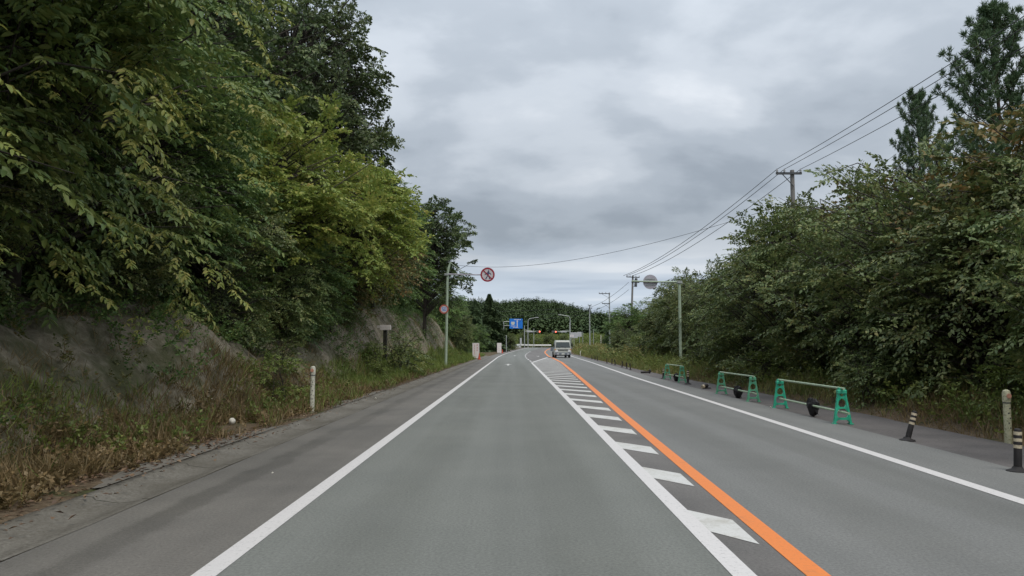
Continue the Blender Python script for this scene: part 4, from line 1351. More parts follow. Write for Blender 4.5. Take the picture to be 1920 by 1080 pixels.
# little white notice board on a dark wooden post
PX, PY = -6.1, 36.0
gp = gz(PX, PY)
root = empty('notice_post', (PX, PY, gp), R(-14), 'small white notice board on a dark wooden post in the left verge', 'sign')
zt = 1.4 + 38 * PY / 1400 - gp
MB().box((0, 0.0, (zt - 0.3) / 2), (0.17, 0.15, zt + 0.3), taper=(0.92, 0.92)).build('post', M['wood_dark'], root)
bd = MB().bev((0.05, -0.10, zt - 0.06), (0.56, 0.05, 0.24), 0.008).build('notice_board', M['board_white'], root)
MB().box((-0.28, 0.02, zt - 0.02), (0.22, 0.22, 0.10)).build('side_board', M['board_white'], root)
t = MB()
for i in range(5):
    t.box((-0.15 + i * 0.1, -0.127, zt - 0.06 + 0.02 * (-1) ** i), (0.05, 0.004, 0.012))
t.build('faded_lettering', M['panel_grey'], bd)


# delineator posts
def delineator(x, yv, h, mat, lab, lean=0.0):
    g_ = gz(x, yv)
    root = empty('delineator_post', (x, yv, g_), 0, lab, 'marker post', 'delineator posts')
    root.rotation_euler = (0.02, lean, 0)
    MB().lathe([(0.052, -0.15), (0.05, h - 0.20)], n=14).build('post', mat, root, True)
    MB().lathe([(0.055, h - 0.20), (0.055, h - 0.185)], n=14).build('band', M['dark_steel'], root, True)
    hd = MB().lathe([(0.052, h - 0.185), (0.056, h - 0.16), (0.056, h - 0.05), (0.045, h - 0.015), (0.015, h)], n=14).build('head', mat, root, True)
    pl = MB()
    pl.lathe([(0.030, 0), (0.036, 0.006), (0.036, 0.012)], (0, -0.054, h - 0.09), 14, Matrix.Rotation(R(90), 3, 'X'))
    pl.build('reflector', M['orange_reflector'], hd, True)
    sc2 = MB()
    for i in range(5):
        sc2.box((0.01 * (-1) ** i, -0.0505, h * (0.3 + 0.09 * i)), (0.018, 0.004, 0.022), Matrix.Rotation(0.5 * i, 3, 'Y'))
    sc2.build('scuff', M['dark_steel'], root)
    return root


delineator(-4.22, 15.9, 0.98, M['post_white'], 'weathered white delineator post on the left verge', 0.01)
delineator(7.32, 11.15, 0.80, M['post_cream'], 'cream delineator post in the weeds at the right edge', -0.01)


# rubber bollards
def bollard_proto():
    root = empty('rubber_bollard', (0, 0, 0), 0, 'x', 'bollard', 'rubber bollards along the right shoulder')
    MB().lathe([(0.115, 0), (0.11, 0.018), (0.06, 0.035), (0.044, 0.06)], n=16).build('base', M['rubber'], root, True)
    MB().lathe([(0.040, 0.06), (0.038, 0.43), (0.034, 0.455), (0.02, 0.465)], n=14).build('post', M['rubber'], root, True)
    for z in (0.255, 0.325, 0.395):
        MB().lathe([(0.0402, z), (0.0405, z + 0.036)], n=14).build('reflective_band', M['reflector'], root, True)
    return root


pb = bollard_proto()
bl_spots = [
    (5.93, 11.35, 1.0, 0.30, 0.12, 'leaning rubber bollard with three pale bands, second from the camera'),
    (5.70, 8.55, 1.05, 0.05, 0.1, 'rubber bollard with three pale bands nearest the camera at the right edge'),
    (6.62, 28.3, 1.15, 0.02, 0.0, 'rubber bollard at the near end of the third green barrier'),
    (6.72, 33.4, 1.0, 0.05, 0.0, 'rubber bollard at the far end of the third green barrier'),
    (7.20, 45.6, 0.85, -0.1, 0.0, 'short black bollard, nearest of the far row'),
    (7.42, 48.5, 0.85, -0.05, 0.0, 'short black bollard, second nearest of the far row'),
    (7.55, 51.5, 0.9, 0.06, 0.0, 'short black bollard, third nearest of the far row'),
    (7.90, 57.5, 0.95, -0.06, 0.0, 'short black bollard, fourth nearest of the far row'),
    (8.05, 60.5, 0.95, 0.05, 0.0, 'short black bollard, fifth nearest of the far row'),
    (8.10, 64.0, 0.9, 0.0, 0.0, 'short black bollard, sixth nearest of the far row'),
    (8.65, 76.0, 0.9, 0.0, 0.0, 'short black bollard, third from the far end of the far row'),
    (8.85, 80.0, 0.9, 0.0, 0.0, 'short black bollard, second from the far end of the far row'),
    (9.05, 85.0, 0.9, 0.0, 0.0, 'short black bollard at the far end of the far row'),
]
for i, (x, yv, s, lx, ly, lab) in enumerate(bl_spots):
    o = pb if i == 0 else copy_tree(pb)
    o.location = (x, yv, float(road_z(yv)) - 0.010 + (0.012 if x < right_x(yv) + 1.0 else 0))
    o.scale = (s, s, s)
    o['label'] = lab
    # the post leans on its flat base
    for ch in o.children:
        if not ch.name.startswith('base'):
            ch.rotation_euler = (0, lx, 0)
        if yv > 40 and ch.name.startswith('reflective'):
            ch.scale = (0.9, 0.9, 1)
o = empty('fallen_bollard', (7.05, 39.6, 0.035), R(20), 'black rubber bollard lying flat on the right shoulder', 'bollard')
MB().tube([(-0.28, 0, 0.02), (0.25, 0, 0.03)], 0.05, 10).build('post', M['rubber'], o, True)
MB().lathe([(0.12, 0), (0.1, 0.03), (0.05, 0.06)], (0.25, 0, 0.07), 12, Matrix.Rotation(R(-80), 3, 'Y')).build('base', M['rubber'], o, True)
o = empty('broken_bollard', (6.50, 25.3, 0.0), R(30), 'broken stump of a rubber bollard with one pale band', 'bollard')
MB().tube([(-0.10, 0, 0.06), (0.10, 0, 0.10)], [0.06, 0.055], 10).build('post', M['rubber'], o, True)
MB().tube([(-0.135, 0, 0.053), (-0.06, 0, 0.068)], 0.066, 10).build('reflective_band', M['reflector'], o, True)
MB().lathe([(0.13, 0), (0.11, 0.025), (0.05, 0.04)], (0.12, 0.02, 0), 12).build('base', M['rubber'], o, True)


# green single pipe barriers
def trestle(parent, x, yv, rz, h, mat):
    """moulded plastic A-frame: two legs, rungs, head"""
    mb = MB()
    b2, t2, lw = 0.165, 0.072, 0.037
    top = h * 0.93
    for sg in (-1, 1):
        mb.prism([(sg * b2, 0.0), (sg * (b2 - lw), 0.0), (sg * (t2 - lw * 0.8), top), (sg * t2, top)], -0.030, 0.030)
    def wd(z):
        return b2 + (t2 - b2) * z / top
    for z0, z1 in ((0.13, 0.19), (0.45, 0.50), (0.75, 0.80)):
        z0, z1 = z0 * h, z1 * h
        mb.prism([(-wd(z0) + 0.02, z0), (wd(z0) - 0.02, z0), (wd(z1) - 0.02, z1), (-wd(z1) + 0.02, z1)], -0.026, 0.026)
        for sg in (-1, 1):
            for a_, b_ in ((z1, 0.05), (z0, -0.05)):
                mb.prism([(sg * (wd(a_) - lw + 0.005), a_ - 0.001 * (1 if b_ > 0 else -1)), (sg * (wd(a_) - lw - 0.035), a_ - 0.001 * (1 if b_ > 0 else -1)), (sg * (wd(a_ + b_) - lw + 0.005), a_ + b_)], -0.022, 0.022)
    fr = mb.build('trestle', mat, parent)
    fr.location = (x, yv, 0)
    fr.rotation_euler = (0, 0, rz)
    hd = MB().bev((0, 0, h * 0.945), (0.165, 0.10, 0.075), 0.015)
    hd.box((0.045, 0, h * 1.02), (0.022, 0.08, 0.06))
    hd.box((-0.045, 0, h * 1.02), (0.022, 0.08, 0.06))
    hd.build('head', mat, fr)
    for sg in (-1, 1):
        MB().box((sg * (b2 - 0.02), 0, 0.010), (0.07, 0.12, 0.018)).build('foot', mat, fr)
    return fr


def barrier(pa, pb_, h, mat, lab, bag):
    a, b_ = Vector((pa[0], pa[1], 0)), Vector((pb_[0], pb_[1], 0))
    d = b_ - a
    L = d.length
    rz = math.atan2(d.y, d.x)
    root = empty('pipe_barrier', (a.x, a.y, 0.0 - 0.008), rz, lab, 'barrier', 'green pipe barriers on the right shoulder')
    trestle(root, 0, 0, R(90), h, mat)
    trestle(root, L, 0, R(90), h, mat)
    MB().tube([(-0.12, 0, h * 1.045), (L + 0.1, 0, h * 1.045)], 0.021, 10).build('top_rail', M['pipe'], root, True)
    MB().tube([(-0.35, 0.02, h * 0.36), (L * 0.985, 0.02, h * 0.36)], 0.021, 10).build('bottom_rail', M['pipe'], root, True)
    # strip of steel bar lying under the near foot
    return root


barrier((6.02, 13.75), (6.16, 17.3), 0.62, M['barrier_green'], 'bright green pipe barrier nearest the camera', True)
barrier((6.18, 19.3), (6.26, 22.5), 0.62, M['barrier_green_pale'], 'green pipe barrier in the middle of the three', True)
barrier((6.70, 29.6), (6.74, 32.6), 0.62, M['barrier_green_pale'], 'green pipe barrier farthest from the camera', True)


# black bags slumped over the bottom rails
def black_bag(x, yv, z, s, lab, seed):
    rng = random.Random(seed)
    bm = bmesh.new()
    bmesh.ops.create_icosphere(bm, subdivisions=3, radius=1)
    for v in bm.verts:
        p = v.co
        k = 1 + 0.13 * math.sin(5 * p.x + seed) * math.cos(4 * p.z) + 0.11 * math.sin(9 * p.y + 4 * p.z + seed) + 0.06 * math.sin(15 * p.x + 11 * p.z)
        sag = 1.0 - 0.35 * max(0, -p.z) * (1 if abs(p.y) > 0.0 else 0)
        v.co = Vector((p.x * 0.11 * k * sag, p.y * 0.16 * k * sag, p.z * 0.17 * k - 0.02 - 0.05 * max(0, -p.z) ** 2))
    me = bpy.data.meshes.new('black_bag')
    bm.to_mesh(me)
    bm.free()
    me.materials.append(M['black_plastic'])
    me.polygons.foreach_set('use_smooth', [False] * len(me.polygons))
    root = empty('black_bag', (x, yv, z), 0.3, lab, 'bag', 'black bags weighing down the barriers')
    root.scale = (s, s, s)
    link('sack', me, root)
    fl = MB()
    fl.add([(0.0, -0.10, -0.12), (0.03, 0.0, -0.15), (0.02, 0.10, -0.10), (0.02, 0.02, -0.30), (-0.02, -0.06, -0.12), (-0.02, 0.08, -0.11)], [(0, 1, 3), (1, 2, 3), (0, 3, 4), (3, 5, 4), (2, 5, 3)])
    fl.add([(0.0, -0.13, -0.02), (0.04, -0.10, -0.10), (0.0, -0.16, -0.20), (-0.04, -0.10, -0.10)], [(0, 1, 2), (0, 2, 3), (1, 3, 2)])
    fl.build('loose_end', M['black_plastic'], root)
    return root


black_bag(6.09, 15.25, 0.22, 0.95, 'black plastic bag tied round the bottom rail of the nearest green barrier', 1)
black_bag(6.22, 20.7, 0.18, 0.95, 'black plastic bag slumped on the middle green barrier', 5)
black_bag(6.73, 30.8, 0.17, 0.9, 'black plastic bag on the farthest green barrier', 9)

# small litter: the white ball and chips of stone
bm = bmesh.new()
bmesh.ops.create_icosphere(bm, subdivisions=3, radius=0.058)
for v in bm.verts:
    v.co *= 1 + 0.05 * math.sin(60 * v.co.x + 3) * math.sin(55 * v.co.z)
me = bpy.data.meshes.new('white_ball')
bm.to_mesh(me)
bm.free()
me.materials.append(M['stone'])
o = link('white_ball', me)
o.location = (-4.95, 13.35, gz(-4.95, 13.35) + 0.07)
tag(o, 'speckled white ball lying on the fallen leaves', 'ball')
rs = random.Random(9)
for (x, yv, s, lab) in ((-4.55, 14.1, 0.035, 'pale stone chip just right of the white ball'), (-3.4, 12.6, 0.02, 'pale stone chip lying in the concrete gutter'), (-2.65, 8.4, 0.014, 'white chip of gravel on the left shoulder'), (-3.7, 20.4, 0.035, 'pale stone at the gutter beyond the delineator post'),
                         (5.9, 17.2, 0.03, 'pale stone at the far foot of the nearest green barrier')):
    bm = bmesh.new()
    bmesh.ops.create_icosphere(bm, subdivisions=1, radius=s)
    for v in bm.verts:
        v.co *= rs.uniform(0.7, 1.2)
        v.co.z *= 0.7
    me = bpy.data.meshes.new('stone_chip')
    bm.to_mesh(me)
    bm.free()
    me.materials.append(M['stone'])
    o = link('stone_chip', me)
    o.location = (x, yv, (max(gz(x, yv), -0.02 if x < -3.4 else 0.0) if x < -4 else (-0.02 if x < -3.33 else 0.0)) + s * 0.6)
    tag(o, lab, 'stone')


# construction notice boards and cones
def work_board(x, yv, w, h, lab, text=True):
    g_ = gz(x, yv)
    root = empty('work_board', (x, yv, g_), R(-6), lab, 'sign', 'roadwork boards on the left')
    bd = MB().bev((0, 0, h / 2 + 0.08), (w, 0.04, h), 0.01).build('board', M['board_white'], root)
    fr = MB()
    for sg in (-1, 1):
        fr.tube([(sg * (w / 2 - 0.03), 0.03, 0), (sg * (w / 2 - 0.03), 0.03, h + 0.06)], 0.016, 6)
        fr.tube([(sg * (w / 2 - 0.03), 0.035, h * 0.8), (sg * (w / 2 - 0.03), 0.6, 0)], 0.014, 6)
    fr.build('stand', M['galv'], root)
    t = MB()
    rs = random.Random(int(yv))
    def glyph(cx, cz, s):
        for k in range(3):
            t.box((cx, -0.0225, cz + s * (0.34 - 0.34 * k)), (s * (0.75 if k != 1 else 0.55), 0.003, s * 0.13))
        t.box((cx + rs.uniform(-.1, .1) * s, -0.0228, cz), (s * 0.14, 0.003, s * 0.8))
    if text:
        for k in range(3):
            glyph(w * 0.2, h * 0.86 - k * h * 0.17 + 0.08, 0.19)
        for k in range(6):
            glyph(-w * 0.2, h * 0.86 - k * h * 0.115 + 0.08, 0.13)
    else:
        for k in range(4):
            glyph(0, h * 0.82 - k * h * 0.2 + 0.08, 0.12)
    t.build('lettering', M['text_red'] if text else M['panel_grey'], bd)
    return root


def cone(x, yv, lab):
    g_ = max(gz(x, yv), float(road_z(yv)))
    root = empty('traffic_cone', (x, yv, g_), 0, lab, 'traffic cone', 'traffic cones by the roadwork boards')
    MB().box((0, 0, 0.02), (0.38, 0.38, 0.04)).build('base', M['cone_red'], root)
    MB().lathe([(0.14, 0.04), (0.03, 0.70)], n=16).build('body', M['cone_red'], root, True)
    MB().lathe([(0.107, 0.22), (0.083, 0.34)], n=16).build('white_band', M['board_white'], root, True)
    MB().lathe([(0.076, 0.41), (0.054, 0.53)], n=16).build('white_band', M['board_white'], root, True)
    return root


work_board(-4.10, 85, 0.78, 1.72, 'white roadwork board with red lettering nearest on the left verge')
cone(-3.60, 82.5, 'red and white traffic cone beside the nearer roadwork board')
work_board(-2.35, 138, 0.80, 1.80, 'white roadwork board farther along the left verge', False)
cone(-1.75, 136, 'traffic cone beside the farther roadwork board')


# ------------------------------------------------------------------ utility poles and wires
def insulator(mb, x, z, y=0.0, s=1.0):
    mb.lathe([(0.03 * s, 0), (0.07 * s, 0.03 * s), (0.05 * s, 0.07 * s), (0.07 * s, 0.1 * s), (0.04 * s, 0.16 * s), (0.045 * s, 0.2 * s)], (x, y, z), 8)


def upole(x, yv, h, lab, arms, mat='conc_pole', r=0.16, lean=0.0, extra=None, g0=None):
    g_ = gz(x, yv) if g0 is None else g0
    root = empty('utility_pole', (x, yv, g_), 0, lab, 'utility pole', 'utility poles right of the road')
    root.rotation_euler = (0, lean, 0)
    MB().tube([(0, 0, -0.3), (0, 0, h)], [r, r * 0.72], 10).build('pole', M[mat], root, True)
    for (x0, x1, z, ins) in arms:
        ca = MB().box(((x0 + x1) / 2, -0.16, z), (x1 - x0, 0.10, 0.12)).build('crossarm', M['dark_steel'], root)
        for xi in ins:
            mb = MB()
            insulator(mb, xi, z + 0.06, -0.16)
            mb.build('insulator', M['insul'], ca, True)
        xe = x0 + 0.25 * (x1 - x0) if abs(x0) > abs(x1) else x1 - 0.25 * (x1 - x0)
        MB().tube([(xe, -0.16, z - 0.05), (0.0, -0.17, z - 0.75)], 0.025, 6).build('brace', M['dark_steel'], root)
    if extra == 'transformer':
        for (dx, dz_) in ((0.45, -0.9), (0.42, -1.55)):
            MB().lathe([(0.17, 0), (0.19, 0.04), (0.19, 0.48), (0.14, 0.54)], (dx, -0.1, h + dz_), 10).build('transformer', M['dark_steel'], root, True)
    return root


Z0 = 11.45
g1 = gz(16.0, 42.0)
upole(16.0, 42.0, Z0 - g1, 'utility pole with crossarm rising above the right roadside trees', [(-0.98, 0.48, Z0 - g1 - 0.22, (-0.92, -0.5, 0.42))])
g2 = gz(16.1, 102.0)
upole(16.1, 102.0, 11.15 - g2, 'leaning utility pole with transformers and a stay behind the dark bushy tree', [(-0.9, 0.9, 10.9 - g2, (-0.85, -0.4, 0.4, 0.85)), (-0.2, 0.9, 10.2 - g2, (0.8,))], lean=R(2.5), extra='transformer', r=0.17)
o = empty('pole_stay', (18.2, 101.5, gz(18.2, 101.5)), 0, 'slanting strut propping the leaning utility pole', 'strut')
MB().tube([(0.6, 0, -0.2), (-2.0, 0.3, 7.1)], 0.11, 8).build('strut', M['conc_pole'], o, True)
g3 = gz(16.0, 124.0)
upole(16.2, 124.0, 10.4 - g3, 'pale utility pole with a long arm reaching left over the verge', [(-1.75, 0.1, 10.2 - g3, (-1.7, -1.2, -0.6)), (-1.25, 0.05, 8.55 - g3, (-1.2,))], 'galv', 0.14)
upole(15.6, 150.0, 9.6 - road_z(150), 'slim grey utility pole rising beside the truck before the hill', [(-0.35, 0.35, 9.2, (-0.3, 0.3)), (-0.15, 0.5, 8.6, (0.45,))], 'galv', 0.13)
upole(25.0, 160.0, 7.6, 'distant utility pole half hidden behind the dark trees on the right', [(-0.8, 0.8, 7.3, (-0.7, 0.7)), (-0.5, 0.5, 6.6, (0.4,))])

# wires: each its own cable
def wire(p, q, sag, r, lab, n=28, r2=None):
    p, q = Vector(p), Vector(q)
    pts, rad = [], []
    for i in range(n + 1):
        t = i / n
        c = p.lerp(q, t)
        c.z -= sag * 4 * t * (1 - t)
        pts.append(c)
        rad.append(r + ((r2 or r) - r) * t)
    o = MB().tube(pts, rad, 5).build('power_line', M['cable'])
    return tag(o, lab, 'power line', 'power lines right of the road')


za = Z0 - 0.22 + 0.24
names = ('leftmost', 'middle', 'right')
for i, dx in enumerate((-0.92, -0.5, 0.42)):
    wire((16.0 + dx, 41.84, za), (16.2 + dx, 4.0, Z0 + 0.25 - 0.12 * i), 0.42, 0.015, '%s wire running from the crossarm pole up past the pines' % names[i])
    wire((16.0 + dx, 41.84, za), (16.1 + (-0.85, -0.4, 0.4)[i], 101.8, 11.1), 0.75, 0.017, '%s wire running from the crossarm pole down to the leaning pole' % names[i], r2=0.03)
wire((15.9, 42.0, 9.6), (-7.0, 92.0, 11.5), 1.5, 0.012, 'single wire sagging across the road below the clouds', r2=0.02)
for i in range(2):
    wire((16.0, 102, 10.2 - i * 1.0), (15.6, 150, 9.3 - i * 0.9), 0.5, 0.022, '%s wire between the leaning pole and the slim grey pole' % ('upper', 'lower')[i], r2=0.03)
for i in range(3):
    o = wire((15.6, 150, 9.4 - i * 0.75), (-22, 190, 10.6 - i * 1.7), 0.6, 0.03, '%s far wire crossing in front of the wooded hill' % ('top', 'middle', 'bottom')[i])


# ------------------------------------------------------------------ junction
def lamp(x, yv, h, reach, lab):
    g_ = gz(x, yv)
    root = empty('street_lamp', (x, yv, g_), 0, lab, 'street lamp', 'street lamps at the junction')
    sg = 1 if reach > 0 else -1
    MB().tube([(0, 0, -0.2), (0, 0, h * 0.82), (0.05 * sg, 0, h * 0.9), (0.35 * sg, 0, h * 0.97), (abs(reach) * 0.7 * sg, 0, h * 1.0), (reach, 0, h * 1.015)], [0.13, 0.1, 0.09, 0.085, 0.07, 0.06], 8).build('pole', M['galv'], root, True)
    MB().bev((reach + 0.3 * sg, 0, h * 1.015), (0.85, 0.32, 0.18), 0.05).build('lamp_head', M['insul'], root)
    return root


lamp(4.4, 206, 8.2, 2.2, 'street lamp curving right on the left side of the junction')
lamp(16.2, 208, 9.0, -2.6, 'taller street lamp curving left on the right side of the junction')


def signal(x, yv, h, reach, lab, hz):
    g_ = gz(x, yv)
    root = empty('traffic_signal', (x, yv, g_), 0, lab, 'traffic signal', 'traffic signals at the junction')
    MB().tube([(0, 0, -0.2), (0, 0, h)], [0.12, 0.1], 10).build('pole', M['galv'], root, True)
    sg = 1 if reach > 0 else -1
    ar = MB().tube([(0, -0.05, hz + 0.1), (reach, -0.05, hz)], 0.055, 8)
    ar.tube([(0, -0.05, hz + 0.5), (reach * 0.8, -0.05, hz + 0.08)], 0.035, 6)
    ar.build('arm', M['galv'], root, True)
    hx = reach + 0.55 * sg
    hd = MB().bev((hx, -0.16, hz), (1.25, 0.18, 0.46), 0.05).build('signal_head', M['signal_grey'], root)
    for k, dx in enumerate((-0.39, 0, 0.39)):
        lens = MB().lathe([(0.16, 0), (0.15, 0.02), (0.08, 0.04)], (hx + dx, -0.252, hz), 14, Matrix.Rotation(R(90), 3, 'X')).build('lens', M['signal_red'] if k == 2 else M['lens_off'], hd, True)
        vi = MB()
        n = 10
        vs_, fs_ = [], []
        for q in range(n + 1):
            a = math.pi * q / n
            for yy, rr_ in ((-0.255, 0.18), (-0.46, 0.18), (-0.46, 0.195), (-0.255, 0.195)):
                vs_.append((hx + dx + rr_ * math.cos(a), yy, hz + rr_ * math.sin(a)))
        for q in range(n):
            for e in range(4):
                fs_.append((q * 4 + e, q * 4 + (e + 1) % 4, q * 4 + 4 + (e + 1) % 4, q * 4 + 4 + e))
        vi.add(vs_, fs_).build('visor', M['signal_grey'], hd)
    MB().bev((reach * 0.45, -0.1, hz + 0.02), (1.7, 0.05, 0.36), 0.01).build('name_plate', M['panel_grey'], root)
    return root


signal(3.4, 204, 6.0, 3.2, 'traffic signal showing red on the arm of the left junction pole', 4.4)
signal(15.9, 206, 7.0, -3.7, 'traffic signal showing red on the arm of the right junction pole', 4.4)

# blue direction sign
PX, PY = -0.1, 165.0
gp = gz(PX, PY)
root = empty('direction_sign', (PX, PY, gp), R(2), 'blue direction sign with white arrow and lettering before the junction', 'sign')
zc_ = 1.4 + 43 * PY / 1400 - gp
MB().tube([(-1.75, 0.1, -0.2), (-1.75, 0.1, zc_ + 0.5)], 0.1, 8).build('pole', M['galv'], root, True)
ar = MB().tube([(-1.9, 0.1, zc_ + 0.45), (1.6, 0.1, zc_ + 0.4)], 0.06, 6)
ar.tube([(-1.75, 0.1, zc_ - 0.45), (1.6, 0.1, zc_ - 0.45)], 0.05, 6)
ar.build('arm', M['galv'], root)
W_, H_ = 2.9, 2.15
sx0 = 1.0
bd = MB().bev((sx0, 0, zc_), (W_, 0.06, H_), 0.02).build('sign_panel', M['sign_blue'], root)
t = MB()
t.box((sx0 + 0.25, -0.034, zc_ - 0.15), (0.16, 0.006, 1.5))
t.prism([(sx0 + 0.25, zc_ + 0.78), (sx0 + 0.48, zc_ + 0.5), (sx0 + 0.02, zc_ + 0.5)], -0.04, -0.0345)
t.build('arrow', M['board_white'], bd)
t = MB()
for k in range(5):
    t.box((sx0 - 0.35 + 0.32 * k, -0.034, zc_ + 0.90), (0.22, 0.006, 0.16))
for k in range(4):
    t.box((sx0 - 0.55 + 0.30 * k, -0.034, zc_ - 0.82), (0.2, 0.006, 0.14))
    t.box((sx0 - 1.05 + 0.26 * k, -0.034, zc_ - 0.52), (0.17, 0.006, 0.15))
t.build('lettering', M['board_white'], bd)
t = MB()
t.prism([(sx0 - 1.05, zc_ + 0.42), (sx0 - 0.35, zc_ + 0.42), (sx0 - 0.28, zc_ + 0.1), (sx0 - 0.45, zc_ - 0.28), (sx0 - 0.95, zc_ - 0.28), (sx0 - 1.12, zc_ + 0.1)], -0.04, -0.0345)
t.build('route_badge', M['plate'], bd)

# white guardrail on the far corner
root = empty('guardrail', (0, 0, 0), 0, 'white guardrail round the far left corner of the junction', 'guardrail')
gr = [(-1.2, 176, 0.0), (0.6, 187, 0), (1.8, 199, 0), (2.6, 217, 0), (6.0, 219.5, 0), (11.5, 220, 0)]
pts = [Vector((x, yv, gz(x, yv) + 0.72)) for x, yv, _ in gr]
be = MB()
for dz_ in (-0.14, 0.0, 0.14):
    be.tube([p + Vector((0, 0, dz_)) for p in pts], 0.10, 6)
be.build('beam', M['guard_white'], root, True)
for i in range(len(pts) - 1):
    nn = max(1, int((pts[i + 1] - pts[i]).length / 2.5))
    for k in range(nn):
        p = pts[i].lerp(pts[i + 1], k / nn)
        g_ = gz(p.x, p.y)
        MB().tube([(p.x, p.y + 0.12, g_ - 0.2), (p.x, p.y + 0.12, p.z + 0.12)], 0.06, 6).build('post', M['guard_white'], root)
# low fence with pale posts by the right verge before the junction
root = empty('roadside_fence', (0, 0, 0), 0, 'low pale fence on the right verge behind the truck', 'fence')
fx = [(10.2, 112), (11.0, 120), (12.2, 132), (13.9, 146)]
pts = [Vector((x, yv, gz(x, yv) + 0.55)) for x, yv in fx]
MB().tube(pts, 0.045, 6).build('rail', M['post_white'], root, True)
MB().tube([p - Vector((0, 0, 0.28)) for p in pts], 0.035, 6).build('rail', M['post_white'], root, True)
for i in range(len(pts) - 1):
    for k in range(4):
        p = pts[i].lerp(pts[i + 1], k / 4)
        MB().tube([(p.x, p.y, p.z - 0.75), (p.x, p.y, p.z + 0.1)], 0.05, 6).build('post', M['post_white'], root)


# bare poles and sign boards round the junction
def plain_pole(x, yv, h, lab, r=0.09, mat='galv'):
    g_ = gz(x, yv)
    o = MB().tube([(0, 0, -0.2), (0, 0, h)], [r, r * 0.8], 8)
    o.lathe([(r * 0.9, h), (r * 0.5, h + 0.06)], n=8)
    ob = o.build('bare_pole', M[mat], None, True)
    ob.location = (x, yv, g_)
    return tag(ob, lab, 'pole', 'bare poles round the junction')


plain_pole(-1.15, 150, 3.3, 'pale bare pole left of the blue direction sign', 0.12)
plain_pole(6.3, 216, 5.4, 'thin bare pole between the two traffic signals')
plain_pole(19.4, 205, 4.2, 'bare pole right of the white sign boards')
plain_pole(21.8, 200, 4.6, 'slim bare pole standing in the bushes right of the junction', 0.08)
plain_pole(23.3, 196, 3.2, 'short pale post in the bushes at the right of the junction', 0.12, 'post_white')


def board_sign(x, yv, w, h, zb, lab, mat='panel_grey'):
    g_ = gz(x, yv)
    root = empty('board_sign', (x, yv, g_), 0, lab, 'sign', 'sign boards round the junction')
    MB().tube([(0, 0.06, -0.2), (0, 0.06, zb + h)], 0.06, 8).build('post', M['galv'], root, True)
    bd = MB().bev((0, 0, zb + h / 2), (w, 0.05, h), 0.02).build('board', M[mat], root)
    t = MB()
    for k in range(3):
        t.box((0, -0.028, zb + h * (0.25 + 0.25 * k)), (w * 0.6, 0.005, h * 0.08))
    t.build('lettering', M['sign_back'], bd)
    return root


board_sign(16.6, 200, 1.9, 1.5, 2.6, 'large pale grey sign board above the truck')
board_sign(18.3, 203, 1.2, 1.3, 2.9, 'smaller pale grey sign board right of the larger one')
board_sign(2.2, 186, 0.45, 1.5, 1.2, 'narrow white sign on a post beside the blue direction sign', 'panel_grey')
board_sign(27.6, 182, 1.1, 1.2, 2.0, 'white sign board among the bushes right of the slim grey pole', 'board_white')
board_sign(13.6, 170, 0.8, 0.5, 3.0, 'small white board just above the truck cab', 'board_white')

# ------------------------------------------------------------------ truck, facing the camera
TX, TY = 6.32, 93.0
tz = float(road_z(TY))
truck = empty('truck', (TX, TY, tz), R(2), 'white small truck coming towards the camera in the right lane', 'truck')
W_ = 2.06
cab = MB()
# cab as stacked sections: front face tilts back above the belt line
secs = [(0.40, 0.98, -0.02), (0.75, 1.0, -0.06), (1.18, 1.0, -0.03), (1.24, 0.985, 0.0), (1.98, 0.90, 0.22), (2.12, 0.87, 0.30), (2.18, 0.80, 0.40)]
ring = []
for z, ws, yf in secs:
    hw = W_ / 2 * ws
    c = 0.12
    ring.append([(-hw + c, yf, z), (hw - c, yf, z), (hw, yf + c, z), (hw, 1.75, z), (-hw, 1.75, z), (-hw, yf + c, z)])
vs_ = [p for r_ in ring for p in r_]
fs_ = []
for i in range(len(ring) - 1):
    for k in range(6):
        q = (k + 1) % 6
        fs_.append((i * 6 + k, i * 6 + q, i * 6 + 6 + q, i * 6 + 6 + k))
fs_.append(tuple(range(5, -1, -1)))
fs_.append(tuple((len(ring) - 1) * 6 + k for k in range(6)))
body = cab.add(vs_, fs_).build('cab', M['truck_white'], truck)
ws_ = MB()
ws_.add([(-0.90, -0.022, 1.27), (0.90, -0.022, 1.27), (0.80, 0.185, 1.95), (-0.80, 0.185, 1.95), (-0.90, 0.02, 1.27), (0.90, 0.02, 1.27), (0.80, 0.225, 1.95), (-0.80, 0.225, 1.95)],
        [(0, 1, 2, 3), (7, 6, 5, 4), (0, 4, 5, 1), (1, 5, 6, 2), (2, 6, 7, 3), (3, 7, 4, 0)])
wsh = ws_.build('windscreen', M['glass'], body)
for sg in (-1, 1):
    MB().tube([(sg * 0.35, -0.05, 1.28), (sg * 0.35 - 0.55, 0.02, 1.42)], 0.012, 5).build('wiper', M['truck_dark'], wsh)
    sw = MB().add([(sg * 1.012, 0.25, 1.27), (sg * 1.012, 1.3, 1.27), (sg * 0.935, 1.3, 1.9), (sg * 0.935, 0.45, 1.9)], [(0, 1, 2, 3)])
    sw.build('side_window', M['glass'], body)
    MB().bev((sg * 0.78, -0.075, 0.83), (0.36, 0.06, 0.22), 0.03).build('headlight', M['lamp_glass'], truck)
    MB().bev((sg * 0.94, -0.05, 1.02), (0.14, 0.05, 0.12), 0.015).build('indicator', M['amber'], truck)
    mi = MB().tube([(sg * 0.98, 0.15, 1.95), (sg * 1.13, -0.05, 1.88), (sg * 1.13, -0.05, 1.25), (sg * 0.99, 0.1, 1.15)], 0.015, 6).build('mirror_arm', M['truck_dark'], truck)
    MB().bev((sg * 1.14, -0.07, 1.60), (0.17, 0.07, 0.36), 0.02).build('mirror', M['truck_dark'], mi)
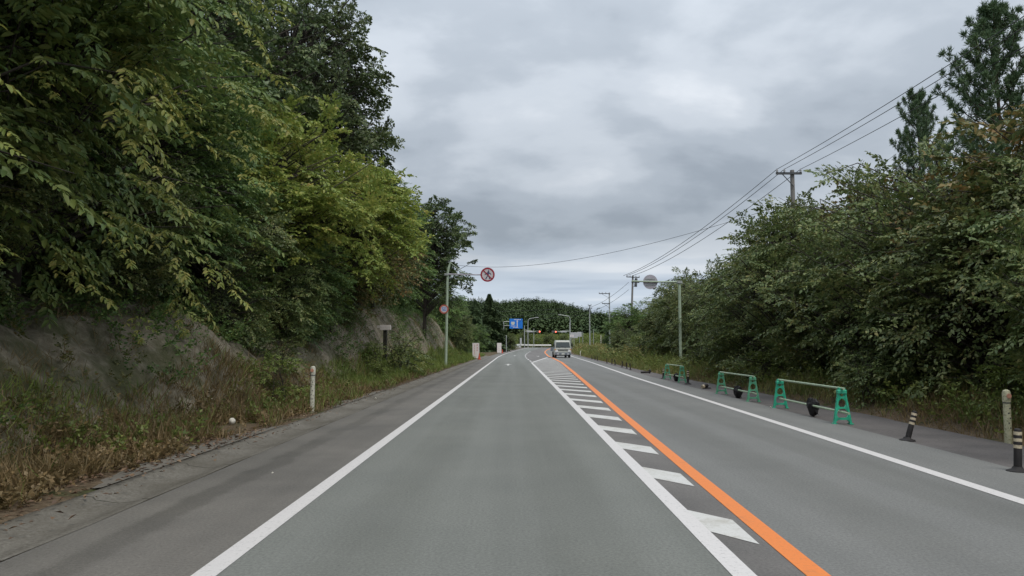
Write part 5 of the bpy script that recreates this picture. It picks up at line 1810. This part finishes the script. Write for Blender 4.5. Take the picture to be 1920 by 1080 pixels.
MB().bev((0, -0.075, 0.99), (1.30, 0.03, 0.10), 0.01).build('grille', M['truck_dark'], truck)
bp = MB().bev((0, -0.09, 0.52), (2.04, 0.18, 0.30), 0.04).build('bumper', M['truck_bed'], truck)
MB().box((0, -0.184, 0.50), (0.36, 0.012, 0.19)).build('number_plate', M['plate'], bp)
for sg in (-1, 1):
    MB().bev((sg * 0.62, -0.184, 0.49), (0.2, 0.02, 0.1), 0.008).build('fog_lamp', M['lamp_glass'], bp)
MB().bev((0, 0.05, 0.32), (1.7, 0.1, 0.09), 0.01).build('skirt', M['truck_dark'], truck)
bed = MB().box((0, 3.9, 0.88), (W_, 4.1, 0.12))
bed.box((-W_ / 2 + 0.03, 3.9, 1.15), (0.05, 4.1, 0.42))
bed.box((W_ / 2 - 0.03, 3.9, 1.15), (0.05, 4.1, 0.42))
bed.box((0, 5.92, 1.15), (W_ - 0.12, 0.05, 0.42))
bed.box((0, 1.90, 1.45), (W_ - 0.12, 0.06, 1.0))
bed.build('cargo_bed', M['truck_bed'], truck)
MB().box((0, 3.2, 0.62), (0.8, 5.4, 0.18)).build('chassis', M['truck_dark'], truck)
for (wx, wy) in ((-0.86, 0.75), (0.86, 0.75), (-0.80, 4.4), (0.80, 4.4)):
    wh = MB().lathe([(0.25, -0.13), (0.36, -0.12), (0.385, -0.07), (0.385, 0.07), (0.36, 0.12), (0.25, 0.13)], (wx, wy, 0.385), 20, Matrix.Rotation(R(90), 3, 'Y')).build('wheel', M['rubber'], truck, True)
    MB().lathe([(0.22, -0.135), (0.10, -0.10), (0.10, 0.10), (0.22, 0.135)], (wx, wy, 0.385), 16, Matrix.Rotation(R(90), 3, 'Y')).build('rim', M['galv'], wh, True)
for sg in (-1, 1):
    MB().bev((sg * 0.86, 1.45, 0.5), (0.32, 0.03, 0.5), 0.01).build('mudguard', M['truck_dark'], truck)

print('TRIS', sum(len(me_.loops) - 2 * len(me_.polygons) for me_ in bpy.data.meshes))
for o_ in sc.objects:
    if o_.name.split('.')[0] in ('lettering', 'faded_lettering', 'figure_symbol', 'number', 'scuff'):
        o_['kind'] = 'stuff'
